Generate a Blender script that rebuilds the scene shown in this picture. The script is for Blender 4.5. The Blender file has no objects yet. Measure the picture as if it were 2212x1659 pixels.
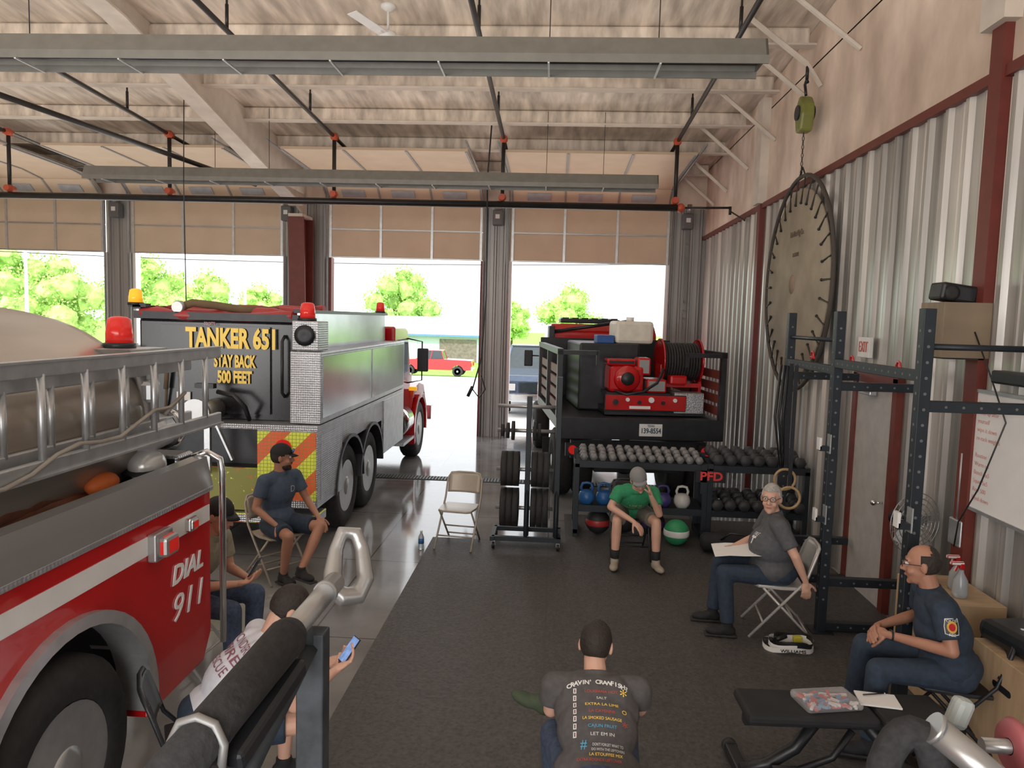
import bpy,bmesh,math,random
from mathutils import Vector as V,Matrix,Euler
from mathutils.bvhtree import BVHTree
from math import sin,cos,pi,radians as rad
sc=bpy.context.scene
rnd=random.Random(5)
def link(o): sc.collection.objects.link(o); return o
# ---------------------------------------------------------------- materials
MC={}
def M(name,col,rough=.5,metal=0.,var=.1,scale=8.,bump=0.,emit=0.,st=None,coat=0.,alpha=1.,trans=0.,kind=None,col2=None,p=1.):
    if name in MC:return MC[name]
    m=bpy.data.materials.new(name);m.use_nodes=True;MC[name]=m
    nt=m.node_tree;N=nt.nodes;b=N['Principled BSDF'];L=nt.links.new
    tc=N.new('ShaderNodeTexCoord');mp=N.new('ShaderNodeMapping');L(tc.outputs['Object'],mp.inputs[0])
    if st:mp.inputs['Scale'].default_value=st
    nz=N.new('ShaderNodeTexNoise');nz.inputs['Scale'].default_value=scale;nz.inputs['Detail'].default_value=5;L(mp.outputs[0],nz.inputs['Vector'])
    cr=N.new('ShaderNodeValToRGB');e=cr.color_ramp.elements
    e[0].position=.3;e[1].position=.7
    e[0].color=(*[max(0,c*(1-var)) for c in col],1);e[1].color=(*[min(1,c*(1+var)) for c in (col if (col2 is None or kind) else col2)],1)
    L(nz.outputs['Fac'],cr.inputs[0]);out=cr.outputs[0]
    h=nz.outputs['Fac']
    if kind=='chev' or kind=='chev2':
        sp=N.new('ShaderNodeSeparateXYZ');L(tc.outputs['Object'],sp.inputs[0])
        a=N.new('ShaderNodeMath');a.operation='ADD' if kind=='chev' else 'SUBTRACT';L(sp.outputs[0],a.inputs[0]);L(sp.outputs[2],a.inputs[1])
        c=N.new('ShaderNodeMath');c.operation='MULTIPLY';c.inputs[1].default_value=p;L(a.outputs[0],c.inputs[0])
        f=N.new('ShaderNodeMath');f.operation='FRACT';L(c.outputs[0],f.inputs[0])
        g=N.new('ShaderNodeMath');g.operation='GREATER_THAN';g.inputs[1].default_value=.5;L(f.outputs[0],g.inputs[0])
        mx=N.new('ShaderNodeMix');mx.data_type='RGBA';L(g.outputs[0],mx.inputs[0]);L(out,mx.inputs[6]);mx.inputs[7].default_value=(*col2,1);out=mx.outputs[2]
        vo=N.new('ShaderNodeTexVoronoi');vo.inputs['Scale'].default_value=26;vo.inputs['Randomness'].default_value=.1;vo.feature='DISTANCE_TO_EDGE';L(tc.outputs['Object'],vo.inputs['Vector'])
        g2=N.new('ShaderNodeMath');g2.operation='LESS_THAN';g2.inputs[1].default_value=.06;L(vo.outputs['Distance'],g2.inputs[0])
        m2=N.new('ShaderNodeMix');m2.data_type='RGBA';L(g2.outputs[0],m2.inputs[0]);L(out,m2.inputs[6]);m2.inputs[7].default_value=(.25,.25,.05,1);out=m2.outputs[2]
    if kind=='brick':
        bk=N.new('ShaderNodeTexBrick');bk.offset=0;bk.inputs['Scale'].default_value=1;bk.inputs['Mortar Size'].default_value=.008
        bk.inputs['Brick Width'].default_value=p;bk.inputs['Row Height'].default_value=p;L(tc.outputs['Object'],bk.inputs['Vector'])
        L(out,bk.inputs['Color1']);L(out,bk.inputs['Color2']);bk.inputs['Mortar'].default_value=(*col2,1);out=bk.outputs['Color']
    if kind=='plate':
        w1=N.new('ShaderNodeTexVoronoi');w1.inputs['Scale'].default_value=p;w1.inputs['Randomness'].default_value=.15;L(tc.outputs['Object'],w1.inputs['Vector']);h=w1.outputs['Distance']
    L(out,b.inputs['Base Color'])
    b.inputs['Roughness'].default_value=rough;b.inputs['Metallic'].default_value=metal
    b.inputs['Coat Weight'].default_value=coat
    if alpha<1:b.inputs['Alpha'].default_value=alpha
    if trans:b.inputs['Transmission Weight'].default_value=trans
    if emit:
        L(out,b.inputs['Emission Color']);b.inputs['Emission Strength'].default_value=emit
    if bump:
        bp=N.new('ShaderNodeBump');bp.inputs['Strength'].default_value=bump;bp.inputs['Distance'].default_value=.02;L(h,bp.inputs['Height']);L(bp.outputs[0],b.inputs['Normal'])
    return m
black=M('black_steel',(.018,.02,.024),.4,.2,.3)
rackm=M('rack_paint',(.012,.018,.026),.5,.1,.2)
rub=M('tire_rubber',(.02,.02,.021),.75,0,.3,20,.2)
red=M('fire_red',(.5,.008,.01),.2,0,.08,3,coat=.4)
red2=M('dull_red',(.38,.03,.03),.4)
maroon=M('steel_primer_red',(.15,.028,.02),.55)
chrome=M('chrome',(.75,.75,.76),.15,1.,.05)
alum=M('aluminum',(.55,.57,.59),.36,.75,.12,12)
trackm=M('door_track',(.3,.3,.3),.5,.5,.1)
rimm=M('rim_aluminum',(.46,.47,.48),.35,.6,.1,12)
brush=M('brushed_steel',(.42,.42,.42),.34,.7,.12,3,st=(1,.05,1))
tread=M('diamond_tread',(.5,.52,.55),.33,.75,.12,bump=.35,kind='plate',p=42)
panelm=M('polished_panel',(.44,.46,.48),.2,.85,.15,2)
stain=M('stainless_tank',(.34,.3,.26),.3,.55,.2,1.2,st=(.4,.4,3),col2=(.47,.41,.35))
white=M('white_paint',(.8,.8,.79),.4,0,.04)
wht=M('white_letter',(.85,.85,.85),.5,0,.02)
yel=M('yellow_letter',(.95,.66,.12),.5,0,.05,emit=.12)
redl=M('red_lens',(.6,.02,.015),.15,0,.05,emit=.3)
ambl=M('amber_lens',(.95,.45,.02),.15,0,.05,emit=.6)
glass=M('dark_glass',(.03,.04,.045),.06,0,.1)
foam=M('foam_wall',(.68,.52,.41),.9,0,.2,1.6,.7,st=(1,1,.6),col2=(.82,.68,.57))
ceilm=M('foam_ceiling',(.58,.5,.42),.95,0,.2,2.2,1.,st=(3,.5,1),col2=(.8,.71,.61))
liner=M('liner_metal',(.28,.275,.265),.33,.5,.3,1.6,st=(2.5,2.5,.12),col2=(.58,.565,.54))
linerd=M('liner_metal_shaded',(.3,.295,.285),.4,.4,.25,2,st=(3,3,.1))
beam=M('beam_paint',(.68,.61,.53),.7,0,.1,4)
doorp=M('door_panel',(.64,.5,.36),.6,0,.06,2)
heat=M('heater_metal',(.24,.235,.21),.5,.3,.08)
pipe=M('black_pipe',(.025,.024,.024),.4,.3,.2)
orangef=M('pipe_fitting',(.55,.09,.04),.5)
conc=M('polished_concrete',(.23,.23,.23),.09,0,.3,1.3,.02,kind='brick',col2=(.09,.09,.09),p=1.9)
matm=M('rubber_mat',(.06,.055,.053),.6,0,.4,40,.25,kind='brick',col2=(.05,.047,.045),p=1.22)
pave=M('pavement',(.75,.73,.7),.8,0,.08,.5)
grass=M('grass',(.2,.42,.04),.9,0,.3,2,.3)
leafm=M('leaves',(.24,.47,.08),.8,0,.3,1.5,.0,col2=(.5,.72,.2))
bark=M('bark',(.12,.08,.05),.9)
wood=M('plywood',(.5,.35,.21),.6,0,.15,3,st=(1,6,1))
canvas=M('canvas',(.34,.29,.22),.9,0,.2,2.5,.1)
beige=M('chair_beige',(.42,.37,.31),.35,.25,.06)
greyc=M('chair_grey',(.55,.54,.52),.35,.3,.06)
skin=M('skin',(.58,.3,.2),.5,0,.07,9)
skin2=M('skin_tan',(.42,.2,.13),.5,0,.07,9)
skin3=M('skin_pale',(.66,.38,.28),.5,0,.07,9)
eyew=M('eye_white',(.8,.8,.78),.3,0,.02);iris=M('iris',(.03,.02,.015),.2)
lipm=M('lips',(.45,.14,.11),.5)
hairb=M('hair_dark',(.025,.018,.014),.7,0,.3,60,.5)
hairg=M('hair_grey',(.42,.4,.38),.8,0,.3,60,.5)
navy=M('navy_cloth',(.022,.038,.065),.85,0,.2,30,.15)
navy2=M('slate_blue_cloth',(.06,.09,.14),.85,0,.15,30,.15)
charc=M('charcoal_cloth',(.085,.09,.1),.9,0,.15,30,.15)
dgrey=M('dark_grey_cloth',(.09,.085,.087),.9,0,.15,30,.15)
greenc=M('green_cloth',(.03,.27,.12),.85,0,.12,30,.15)
whitec=M('white_cloth',(.72,.74,.82),.85,0,.05,20,.15)
olive=M('tan_cloth',(.3,.28,.2),.9,0,.12,30,.15)
khaki=M('khaki_cloth',(.15,.14,.12),.9,0,.15,30,.15)
jean=M('denim',(.05,.075,.13),.9,0,.3,40,.2)
blk=M('black_cloth',(.012,.013,.015),.8,0,.3)
greyk=M('grey_cap',(.25,.25,.25),.9)
paper=M('paper',(.85,.85,.84),.8,0,.02)
holem=M('rack_hole',(.13,.14,.15),.6)
# ---------------------------------------------------------------- mesh builder
class MB:
    def __init__(s): s.bm=bmesh.new();s.ms=[]
    def _m(s,m):
        if m not in s.ms:s.ms.append(m)
        return s.ms.index(m)
    def _f(s,vs,m,sm=0):
        i=s._m(m)
        for f in {f for v in vs for f in v.link_faces}:
            f.material_index=i;f.smooth=(sm==2) or (sm==1 and len(f.verts)==4)
    def box(s,c,sz,m,rot=None,bev=0):
        X=Matrix.Translation(c)@(Euler([rad(a) for a in rot]).to_matrix().to_4x4() if rot else Matrix())@Matrix.Diagonal((*sz,1))
        vs=bmesh.ops.create_cube(s.bm,size=1,matrix=X)['verts'];s._f(vs,m)
        if bev:bmesh.ops.bevel(s.bm,geom=list({e for v in vs for e in v.link_edges}),offset=bev,segments=2,profile=.5,affect='EDGES')
        return s
    def bb(s,x0,x1,y0,y1,z0,z1,m,bev=0):
        return s.box(((x0+x1)/2,(y0+y1)/2,(z0+z1)/2),(abs(x1-x0),abs(y1-y0),abs(z1-z0)),m,None,bev)
    def cyl(s,p,q,r,m,r2=None,seg=16):
        p,q=V(p),V(q);d=q-p
        if d.length<1e-6:return s
        X=Matrix.Translation((p+q)/2)@d.to_track_quat('Z','Y').to_matrix().to_4x4()
        vs=bmesh.ops.create_cone(s.bm,cap_ends=True,segments=seg,radius1=r,radius2=r if r2 is None else r2,depth=d.length,matrix=X)['verts'];s._f(vs,m,1 if seg>6 else 0);return s
    def sph(s,c,r,m,seg=16,rot=None):
        if not hasattr(r,'__len__'):r=(r,r,r)
        X=Matrix.Translation(c)@(rot.to_4x4() if rot else Matrix())@Matrix.Diagonal((*r,1))
        vs=bmesh.ops.create_uvsphere(s.bm,u_segments=seg,v_segments=max(6,seg*2//3),radius=1,matrix=X)['verts'];s._f(vs,m,2);return s
    def cap(s,p,r,q,r2,m):
        s.sph(p,r,m,12);s.sph(q,r2,m,12);s.cyl(p,q,r,m,r2,12);return s
    def loft(s,rings,m,caps=True,closed=True,sm=2):
        vr=[[s.bm.verts.new(p) for p in r] for r in rings];n=len(vr[0]);i=s._m(m)
        for a,b in zip(vr[:-1],vr[1:]):
            for k in range(n if closed else n-1):
                f=s.bm.faces.new((a[k],a[(k+1)%n],b[(k+1)%n],b[k]));f.material_index=i;f.smooth=bool(sm)
        if caps:
            for r in (vr[0],vr[-1]):
                f=s.bm.faces.new(r);f.material_index=i
        return s
    def sweep(s,pts,r,m,seg=8,closed=False):
        pts=[V(p) for p in pts];n=len(pts);rings=[];u=None
        for i,p in enumerate(pts):
            if closed:t=pts[(i+1)%n]-pts[i-1]
            else:t=pts[min(i+1,n-1)]-pts[max(i-1,0)]
            t.normalize()
            if u is None:
                u=t.cross(V((0,0,1)))
                if u.length<.1:u=t.cross(V((1,0,0)))
            u=(u-t*u.dot(t)).normalized();w=t.cross(u)
            rr=r[i] if hasattr(r,'__len__') else r
            rings.append([p+(u*cos(2*pi*k/seg)+w*sin(2*pi*k/seg))*rr for k in range(seg)])
        if closed:rings.append([v.copy() for v in rings[0]])
        return s.loft(rings,m,caps=not closed)
    def prism(s,poly,ax,a0,a1,m,bev=0):
        f=(lambda p,a:(a,p[0],p[1])) if ax=='x' else ((lambda p,a:(p[0],a,p[1])) if ax=='y' else (lambda p,a:(p[0],p[1],a)))
        i=s._m(m);A=[s.bm.verts.new(f(p,a0)) for p in poly];B=[s.bm.verts.new(f(p,a1)) for p in poly];n=len(poly)
        for k in range(n):s.bm.faces.new((A[k],A[(k+1)%n],B[(k+1)%n],B[k])).material_index=i
        s.bm.faces.new(A).material_index=i;s.bm.faces.new(B[::-1]).material_index=i
        if bev:bmesh.ops.bevel(s.bm,geom=list({e for v in A+B for e in v.link_edges}),offset=bev,segments=2,profile=.5,affect='EDGES')
        return s
    def lathe(s,prof,c,ax,m,seg=24):
        c=V(c);rg=[]
        for r,a in prof:
            r=max(r,.0005);ring=[]
            for k in range(seg):
                t=2*pi*k/seg;x,y=r*cos(t),r*sin(t)
                ring.append(c+(V((a,x,y)) if ax=='x' else (V((x,a,y)) if ax=='y' else V((x,y,a)))))
            rg.append(ring)
        return s.loft(rg,m)
    def done(s,name,parent=None,loc=(0,0,0),rz=0,**kw):
        me=bpy.data.meshes.new(name);bmesh.ops.recalc_face_normals(s.bm,faces=s.bm.faces[:]);s.bm.to_mesh(me);s.bm.free()
        for m in s.ms:me.materials.append(m)
        o=link(bpy.data.objects.new(name,me));o.parent=parent;o.location=loc;o.rotation_euler=(0,0,rad(rz))
        for k,v in kw.items():o[k]=v
        return o
def T(name,label,cat,loc=(0,0,0),rz=0,**kw):
    o=link(bpy.data.objects.new(name,None));o.empty_display_size=.1;o.location=loc;o.rotation_euler=(0,0,rad(rz));o['label']=label;o['category']=cat
    for k,v in kw.items():o[k]=v
    return o
def clone(o,loc=None,rz=None,parent=None,**kw):
    c=o.copy();link(c)
    if loc is not None:c.location=loc
    if rz is not None:c.rotation_euler=(0,0,rad(rz))
    if parent:c.parent=parent
    for k,v in kw.items():c[k]=v
    for ch in list(o.children):clone(ch,parent=c)
    return c
def text(s,parent,loc,rot,size,m,w=None,ext=.003,shear=0,bold=0,proj=None,name='lettering',al='CENTER',**kw):
    cu=bpy.data.curves.new('t','FONT');cu.body=s;cu.size=size;cu.extrude=0 if proj else ext;cu.offset=bold;cu.shear=shear;cu.align_x=al;cu.align_y='CENTER';cu.resolution_u=3
    o=link(bpy.data.objects.new('t',cu));dg=bpy.context.evaluated_depsgraph_get();me=bpy.data.meshes.new_from_object(o.evaluated_get(dg));bpy.data.objects.remove(o)
    xs=[v.co.x for v in me.vertices];k=w/(max(xs)-min(xs)) if w else 1
    R=rot.to_4x4() if isinstance(rot,Matrix) else Euler([rad(a) for a in rot]).to_matrix().to_4x4()
    me.transform(Matrix.Translation(loc)@R@Matrix.Diagonal((k,1,1,1)))
    if proj:
        ob,d=proj;d=V(d).normalized();bt=BVHTree.FromPolygons([v.co for v in ob.data.vertices],[p.vertices for p in ob.data.polygons])
        for v in me.vertices:
            h=bt.ray_cast(v.co-d*.6,d)
            if h[0]:v.co=h[0]-d*.004
    me.materials.clear();me.materials.append(m);me.name=name
    t=link(bpy.data.objects.new(name,me));t.parent=parent
    for a,b in kw.items():t[a]=b
    return t
def remesh(mb,name,m,vox,parent=None,it=2,loc=(0,0,0),rz=0,**kw):
    o=mb.done('tmp');a=o.modifiers.new('r','REMESH');a.mode='VOXEL';a.voxel_size=vox;a.use_smooth_shade=True
    b=o.modifiers.new('s','SMOOTH');b.iterations=it;b.factor=.5
    me=bpy.data.meshes.new_from_object(o.evaluated_get(bpy.context.evaluated_depsgraph_get()));bpy.data.objects.remove(o)
    me.materials.clear();me.materials.append(m);me.name=name
    for p in me.polygons:p.material_index=0;p.use_smooth=True
    n=link(bpy.data.objects.new(name,me));n.parent=parent;n.location=loc;n.rotation_euler=(0,0,rad(rz))
    for k,v in kw.items():n[k]=v
    return n
def corr(mb,ax,c,a0,a1,z0,z1,m,rib=.3,d=.035):
    pts=[];a=a0
    while a<a1-1e-4:
        for da,o in((0,0),(.07,0),(.1,d),(.15,d),(.18,0),(.215,0),(.225,d*.25),(.25,d*.25),(.26,0)):
            if a+da*rib/.3<a1:pts.append((a+da*rib/.3,o))
        a+=rib
    pts.append((a1,0))
    f=(lambda p,z:(c-p[1],p[0],z)) if ax=='x' else (lambda p,z:(p[0],c-p[1],z))
    mb.loft([[f(p,z0) for p in pts],[f(p,z1) for p in pts]],m,caps=False,closed=False,sm=0)
S=dict(kind='structure')
# ---------------------------------------------------------------- room shell
WX=3.13;WY=16.2
def cz(y):return 5.85+.075*(WY-y)
MB().bb(-14,WX+.12,-4,WY+.15,-.15,0,conc).done('floor',label='polished grey concrete floor with joints',**S)
b=MB();b.bb(WX+.02,WX+.14,-4,WY+.15,0,cz(-4),foam);corr(b,'x',WX,-4,WY,0,4.41,liner);b.bb(WX-.015,WX+.05,-4,WY,4.43,cz(WY),foam)
b.prism([(-4,cz(WY)-.02),(WY,cz(WY)-.02),(-4,cz(-4))],'x',WX-.015,WX+.05,foam);b.done('wall_right',label='ribbed metal liner wall with sprayed foam above',**S)
b=MB();BAY=[(-1.006,2.35),(-4.975,-1.627),(-9.41,-6.0),(-13.45,-10.06)]
edges=[-14,-13.45,-10.06,-9.41,-6.0,-4.975,-1.627,-1.006,2.35,WX]
for i in range(0,10,2):
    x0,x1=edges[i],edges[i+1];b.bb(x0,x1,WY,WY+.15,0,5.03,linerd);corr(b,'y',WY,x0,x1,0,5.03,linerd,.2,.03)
b.bb(-14,WX,WY,WY+.15,5.03,6.4,foam);b.done('wall_front',label='metal clad wall piers between the bay doors',**S)
b=MB();b.bb(-14.12,-14,-4,WY+.15,0,7.5,foam);b.done('wall_left',**S)
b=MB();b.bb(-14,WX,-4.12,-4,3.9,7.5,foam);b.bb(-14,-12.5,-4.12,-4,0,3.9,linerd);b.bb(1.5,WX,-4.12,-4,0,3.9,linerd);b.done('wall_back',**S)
b=MB();b.prism([(-4.1,cz(-4.1)),(WY+.15,cz(WY+.15)),(WY+.15,cz(WY+.15)+.15),(-4.1,cz(-4.1)+.15)],'x',-14.1,WX+.14,ceilm);b.done('ceiling',label='sprayed foam insulation ceiling',**S)
n=0
y=2.3
while y<16:
    z=cz(y);n+=1
    MB().box((-5.45,y,z-.12),(17,.1,.22),ceilm,None,.03).bb(-13.9,WX,y-.12,y+.02,z-.25,z-.225,beam).done('trim_%d'%(20+n),label='foam coated roof purlin',**S)
    y+=1.5
def rafter(x,name):
    b=MB();P=[(15.9,4.65),(15.35,4.85),(9.0,6.13),(2,6.75),(2,7.0),(15.9,5.8)]
    b.prism(P,'x',x-.03,x+.03,beam)
    for p,q in zip(P[1:3],P[2:4]):
        b.loft([[(x-.15,p[0],p[1]),(x+.15,p[0],p[1]),(x+.15,p[0],p[1]-.03),(x-.15,p[0],p[1]-.03)],[(x-.15,q[0],q[1]),(x+.15,q[0],q[1]),(x+.15,q[0],q[1]-.03),(x-.15,q[0],q[1]-.03)]],beam,sm=0)
    b.bb(x-.15,x+.15,15.3,15.95,4.6,4.66,beam);b.done(name,label='white painted tapered steel rafter',**S)
rafter(-5.45,'trim_40')
b=MB();b.prism([(15.35,4.6),(15.62,0),(15.95,0),(15.95,4.6)],'x',-5.48,-5.42,maroon);b.prism([(15.33,4.6),(15.6,0),(15.63,0),(15.36,4.6)],'x',-5.62,-5.28,maroon);b.bb(-5.62,-5.28,15.93,15.97,0,4.6,maroon);b.done('trim_41',label='red primed steel column',**S)
MB().bb(WX-.06,WX,-4,WY,4.38,4.46,maroon).done('trim_1',label='red wall trim strip',**S)
for i,y in enumerate((11.75,5.62)):
    MB().bb(WX-.08,WX,y-.1,y+.06,0,4.45+i*.3,maroon).bb(WX-.14,WX+.02,y-.18,y+.12,4.45+i*.3,6.0+i*.6,beam).done('trim_%d'%(2+i),label='red painted wall column',**S)
for i,y in enumerate((7.0,8.5,10,11.5,13,14.5,15.6)):
    z=cz(y)-.15
    MB().cyl((WX-.8,y,z),(WX-.02,y-.25,z-.75),.03,beam,seg=6).done('trim_%d'%(50+i),label='diagonal purlin brace',**S)
# bay doors
for i,(x0,x1) in enumerate(BAY):
    b=MB();W=x1-x0
    for k in range(2):
        z0=3.84+k*.6;b.bb(x0-.02,x1+.02,WY-.1,WY-.05,z0+.006,z0+.594,doorp,.008)
        for t in(.003,.333,.667,.985):b.bb(x0+W*t,x0+W*t+.05,WY-.125,WY-.1,z0,z0+.6,alum)
        b.bb(x0,x1,WY-.12,WY-.1,z0-.01,z0+.02,brush)
    secs=[((WY-.1,5.04),(WY-.5,5.34)),((WY-.5,5.35),(WY-1.1,5.44)),((WY-1.1,5.44),(WY-1.7,5.46)),((WY-1.7,5.46),(WY-2.35,5.48)),((WY-2.35,5.48),(WY-3.0,5.5))]
    for k,(p,q) in enumerate(secs):
        b.prism([p,q,(q[0]+.02,q[1]+.05),(p[0]+.02,p[1]+.05)],'x',x0,x1,doorp)
        for t in(0,.333,.667,.985):b.prism([(p[0],p[1]-.02),(q[0],q[1]-.02),q,p],'x',x0+W*t,x0+W*t+.04,trackm)
        if k==0:
            for t in(.1,.42,.75):
                f=lambda s:(p[0]+(q[0]-p[0])*s,p[1]+(q[1]-p[1])*s)
                u,v=f(.3),f(.7);b.prism([(u[0]-.01,u[1]-.02),(v[0]-.01,v[1]-.02),v,u],'x',x0+W*t,x0+W*t+.5,M('door_lite',(.35,.36,.38),.2,0,.1));
    for x in(x0-.04,x1+.04):
        b.sweep([(x,WY-.14,0.0),(x,WY-.14,4.9),(x,WY-.22,5.15),(x,WY-.45,5.32),(x,WY-.7,5.42),(x,WY-3.6,5.54)],.02,trackm,6)
    b.cyl((x0-.1,WY-.18,5.65),(x1+.1,WY-.18,5.65),.05,brush)
    b.done('door_%d'%(i+1),label='tan sectional overhead door rolled most of the way up',**S)
    b=MB()
    for x in(x0,x1):b.bb(x-.03,x+.03,WY-.04,WY+.17,0,3.84,white if i!=1 else maroon)
    b.done('trim_%d'%(60+i),**S)
for i,x in enumerate((-1.3,-9.75,2.72,-5.9)):
    t=T('door_opener','grey electric overhead door operator on a wall pier','door opener',(x,WY-.135,4.75))
    MB().box((0,0,0),(.22,.2,.32),M('opener',(.12,.12,.12),.5),None,.02).done('housing',t);MB().cyl((.02,-.05,.16),(.02,-.05,.35),.05,brush).done('motor',t);MB().box((0,-.105,.02),(.09,.01,.09),white).done('sticker',t)
# service door in right wall
b=MB();b.bb(WX-.05,WX+.01,6.85,7.65,.01,2.08,M('door_white',(.48,.47,.45),.5));d9=b.done('door_9',label='grey steel service door',**S)
b=MB();b.bb(WX-.07,WX,6.76,6.85,0,2.16,maroon).bb(WX-.07,WX,7.65,7.74,0,2.16,maroon).bb(WX-.07,WX,6.76,7.74,2.08,2.17,maroon);b.done('trim_9',label='red door frame',**S)
MB().box((WX-.1,7.3,2.0),(.07,.25,.06),alum,None,.01).sweep([(WX-.13,7.3,2.0),(WX-.16,7.1,2.02),(WX-.08,6.95,2.06)],.01,alum,6).done('closer',d9)
MB().cyl((WX-.05,6.93,1.0),(WX-.11,6.93,1.0),.012,chrome).sph((WX-.13,6.93,1.0),.03,chrome).done('knob',d9)
# mats + drain
MB().bb(-1.36,WX-.05,-1,8.5,0,.012,matm).done('floor_mat',label='black rubber gym mat over the concrete floor',category='mat')
MB().bb(.2,WX-.05,8.5,9.8,0,.012,matm).done('floor_mat',label='black rubber mat under the dumbbell racks',category='mat')
b=MB();b.bb(-13.5,2.9,11.58,11.86,0,.006,M('drain_dark',(.01,.01,.01),.8))
for k in range(150):b.bb(-5+k*.05,-4.975+k*.05,11.6,11.84,.005,.01,M('grate',(.12,.12,.12),.5,.5))
b.done('floor_drain',label='long steel grated trench drain in the floor',category='drain')
# ---------------------------------------------------------------- outside
def gz(y):return 0 if y<22 else max(-1.9,-(y-22)*.052)
b=MB();ys=[WY+.15,22,30,40,52];b.loft([[(-70,y,gz(y)-.02),(40,y,gz(y)-.02)] for y in ys],pave,caps=False,closed=False);b.done('pavement',label='sunlit concrete apron outside the bays',category='pavement',kind='structure')
b=MB();ys=[52,58,80,140,260];b.loft([[(-160,y,gz(y)-.02),(110,y,gz(y)-.02)] for y in ys],grass,caps=False,closed=False);b.done('lawn',label='bright green grass beyond the pavement',category='grass',kind='structure')
b=MB();b.loft([[(-160,y,gz(y)-.04),(-70,y,gz(y)-.04)] for y in(17,22,52.1)],grass,caps=False,closed=False);b.done('lawn',label='green grass beside the pavement',category='grass',kind='structure')
def tree_src():
    t=T('tree','leafy green tree across the road','tree')
    MB().cyl((0,0,0),(0,0,3.2),.35,bark,.22).cyl((0,0,2.6),(1.4,.4,4.6),.18,bark,.08).cyl((0,0,2.8),(-1.3,-.3,4.8),.17,bark,.08).done('trunk',t)
    b=MB();cl=[]
    for k in range(30):
        a=rnd.uniform(0,2*pi);r=rnd.uniform(.2,2.9);z=rnd.uniform(2.6,7.3);s=(1-abs(z-4.6)/5);cl.append((V((cos(a)*r*s*1.25,sin(a)*r*s,z)),rnd.uniform(.85,1.45)*(.6+.5*s)))
    for c,r in cl:
        vs=bmesh.ops.create_icosphere(b.bm,subdivisions=2,radius=r*.74,matrix=Matrix.Translation(c))['verts']
        for v in vs:v.co+=(v.co-c)*rnd.uniform(-.25,.25)
        b._f(vs,leafm)
    i=b._m(leafm)
    for k in range(6500):
        c,r=rnd.choice(cl);d=V((rnd.gauss(0,1),rnd.gauss(0,1),rnd.gauss(0,1))).normalized();p=c+d*r*rnd.uniform(.7,1.15)
        u=V((rnd.gauss(0,1),rnd.gauss(0,1),rnd.gauss(0,1))).normalized()*.12;w=u.cross(V((rnd.gauss(0,1),rnd.gauss(0,1),rnd.gauss(0,1)))).normalized()*.09
        b.bm.faces.new([b.bm.verts.new(p+q) for q in(-u,w,u,-w)]).material_index=i
    b.done('crown',t);return t
tr=tree_src()
TR=[(-18.6,90,1.27),(1.6,76,1.0),(-34.6,50,.92),(-42.0,55,1.1),(-29.0,61,.95),(-37.5,66,1.15),(-6.5,110,.9),(-50,62,1.2),(1.5,118,.8),(-30,74,.9)]
tr.location=(TR[0][0],TR[0][1],gz(80));tr.scale=(TR[0][2],)*3
for x,y,s in TR[1:]:
    c=clone(tr,(x,y,gz(y)),rnd.uniform(0,360));c.scale=(s,s,s)
t=T('shed','long pale grey metal shed with brown sliding doors','building',(-15.5,75,-2.0))
shb=M('shed_wall',(.5,.56,.63),.6);shr=M('shed_roof',(.66,.74,.82),.5);sht=M('shed_trim',(.12,.25,.5),.5)
MB().bb(-10,8.2,0,9,0,2.8,shb).done('walls',t);MB().prism([(-.5,2.75),(4.5,4.5),(9.5,2.75),(9.5,2.85),(4.5,4.62),(-.5,2.85)],'x',-10.4,8.6,shr).bb(-10.4,8.6,-.55,-.5,2.65,2.85,sht).done('roof',t)
b=MB();b.bb(3.8,7.6,-.06,0,0,2.4,M('shed_door',(.2,.16,.14),.8,0,.3,4));b.done('door',t);MB().bb(-2,1.5,-.06,0,0,2.4,shb).done('door',t)
t=T('house','low house with a pale brown shingle roof','house',(-46,43,-1.1));MB().bb(-6,6,0,6,0,2.3,white).done('walls',t);MB().prism([(-.6,2.2),(3,3.7),(6.6,2.2)],'x',-6.5,6.5,M('shingle',(.4,.32,.27),.9)).done('roof',t)
for k,(x,y,h,l) in enumerate(((-31,42,7.3,'white flag pole beside the road'),(-19.6,46,6.4,'slim white pole by the road'),(8.3,52,9,'grey utility pole carrying wires'))):
    t=T('pole',l,'pole',(x,y,gz(y)));MB().cyl((0,0,0),(0,0,h),.12,white,.08).done('shaft',t);MB().sph((0,0,h),.14,white).done('finial',t)
b=MB();b.sweep([(-50+k*3.2,48,5.9+.0025*(k-10)**2*3) for k in range(21)],.03,pipe,5);b.done('power_line',label='black power line sagging across the sky',category='power line')
shm=M('shrub',(.4,.5,.08),.9,0,.3,3)
for k in range(5):
    b=MB()
    for j in range(14):b.sph((rnd.uniform(-.8,.8),rnd.uniform(-.5,.5),rnd.uniform(.3,1.1)),rnd.uniform(.25,.45),shm,8)
    b.done('shrub',loc=(-34+k*2.7,45.4,gz(46)),label='yellow green shrub beside the road',category='shrub')
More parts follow.
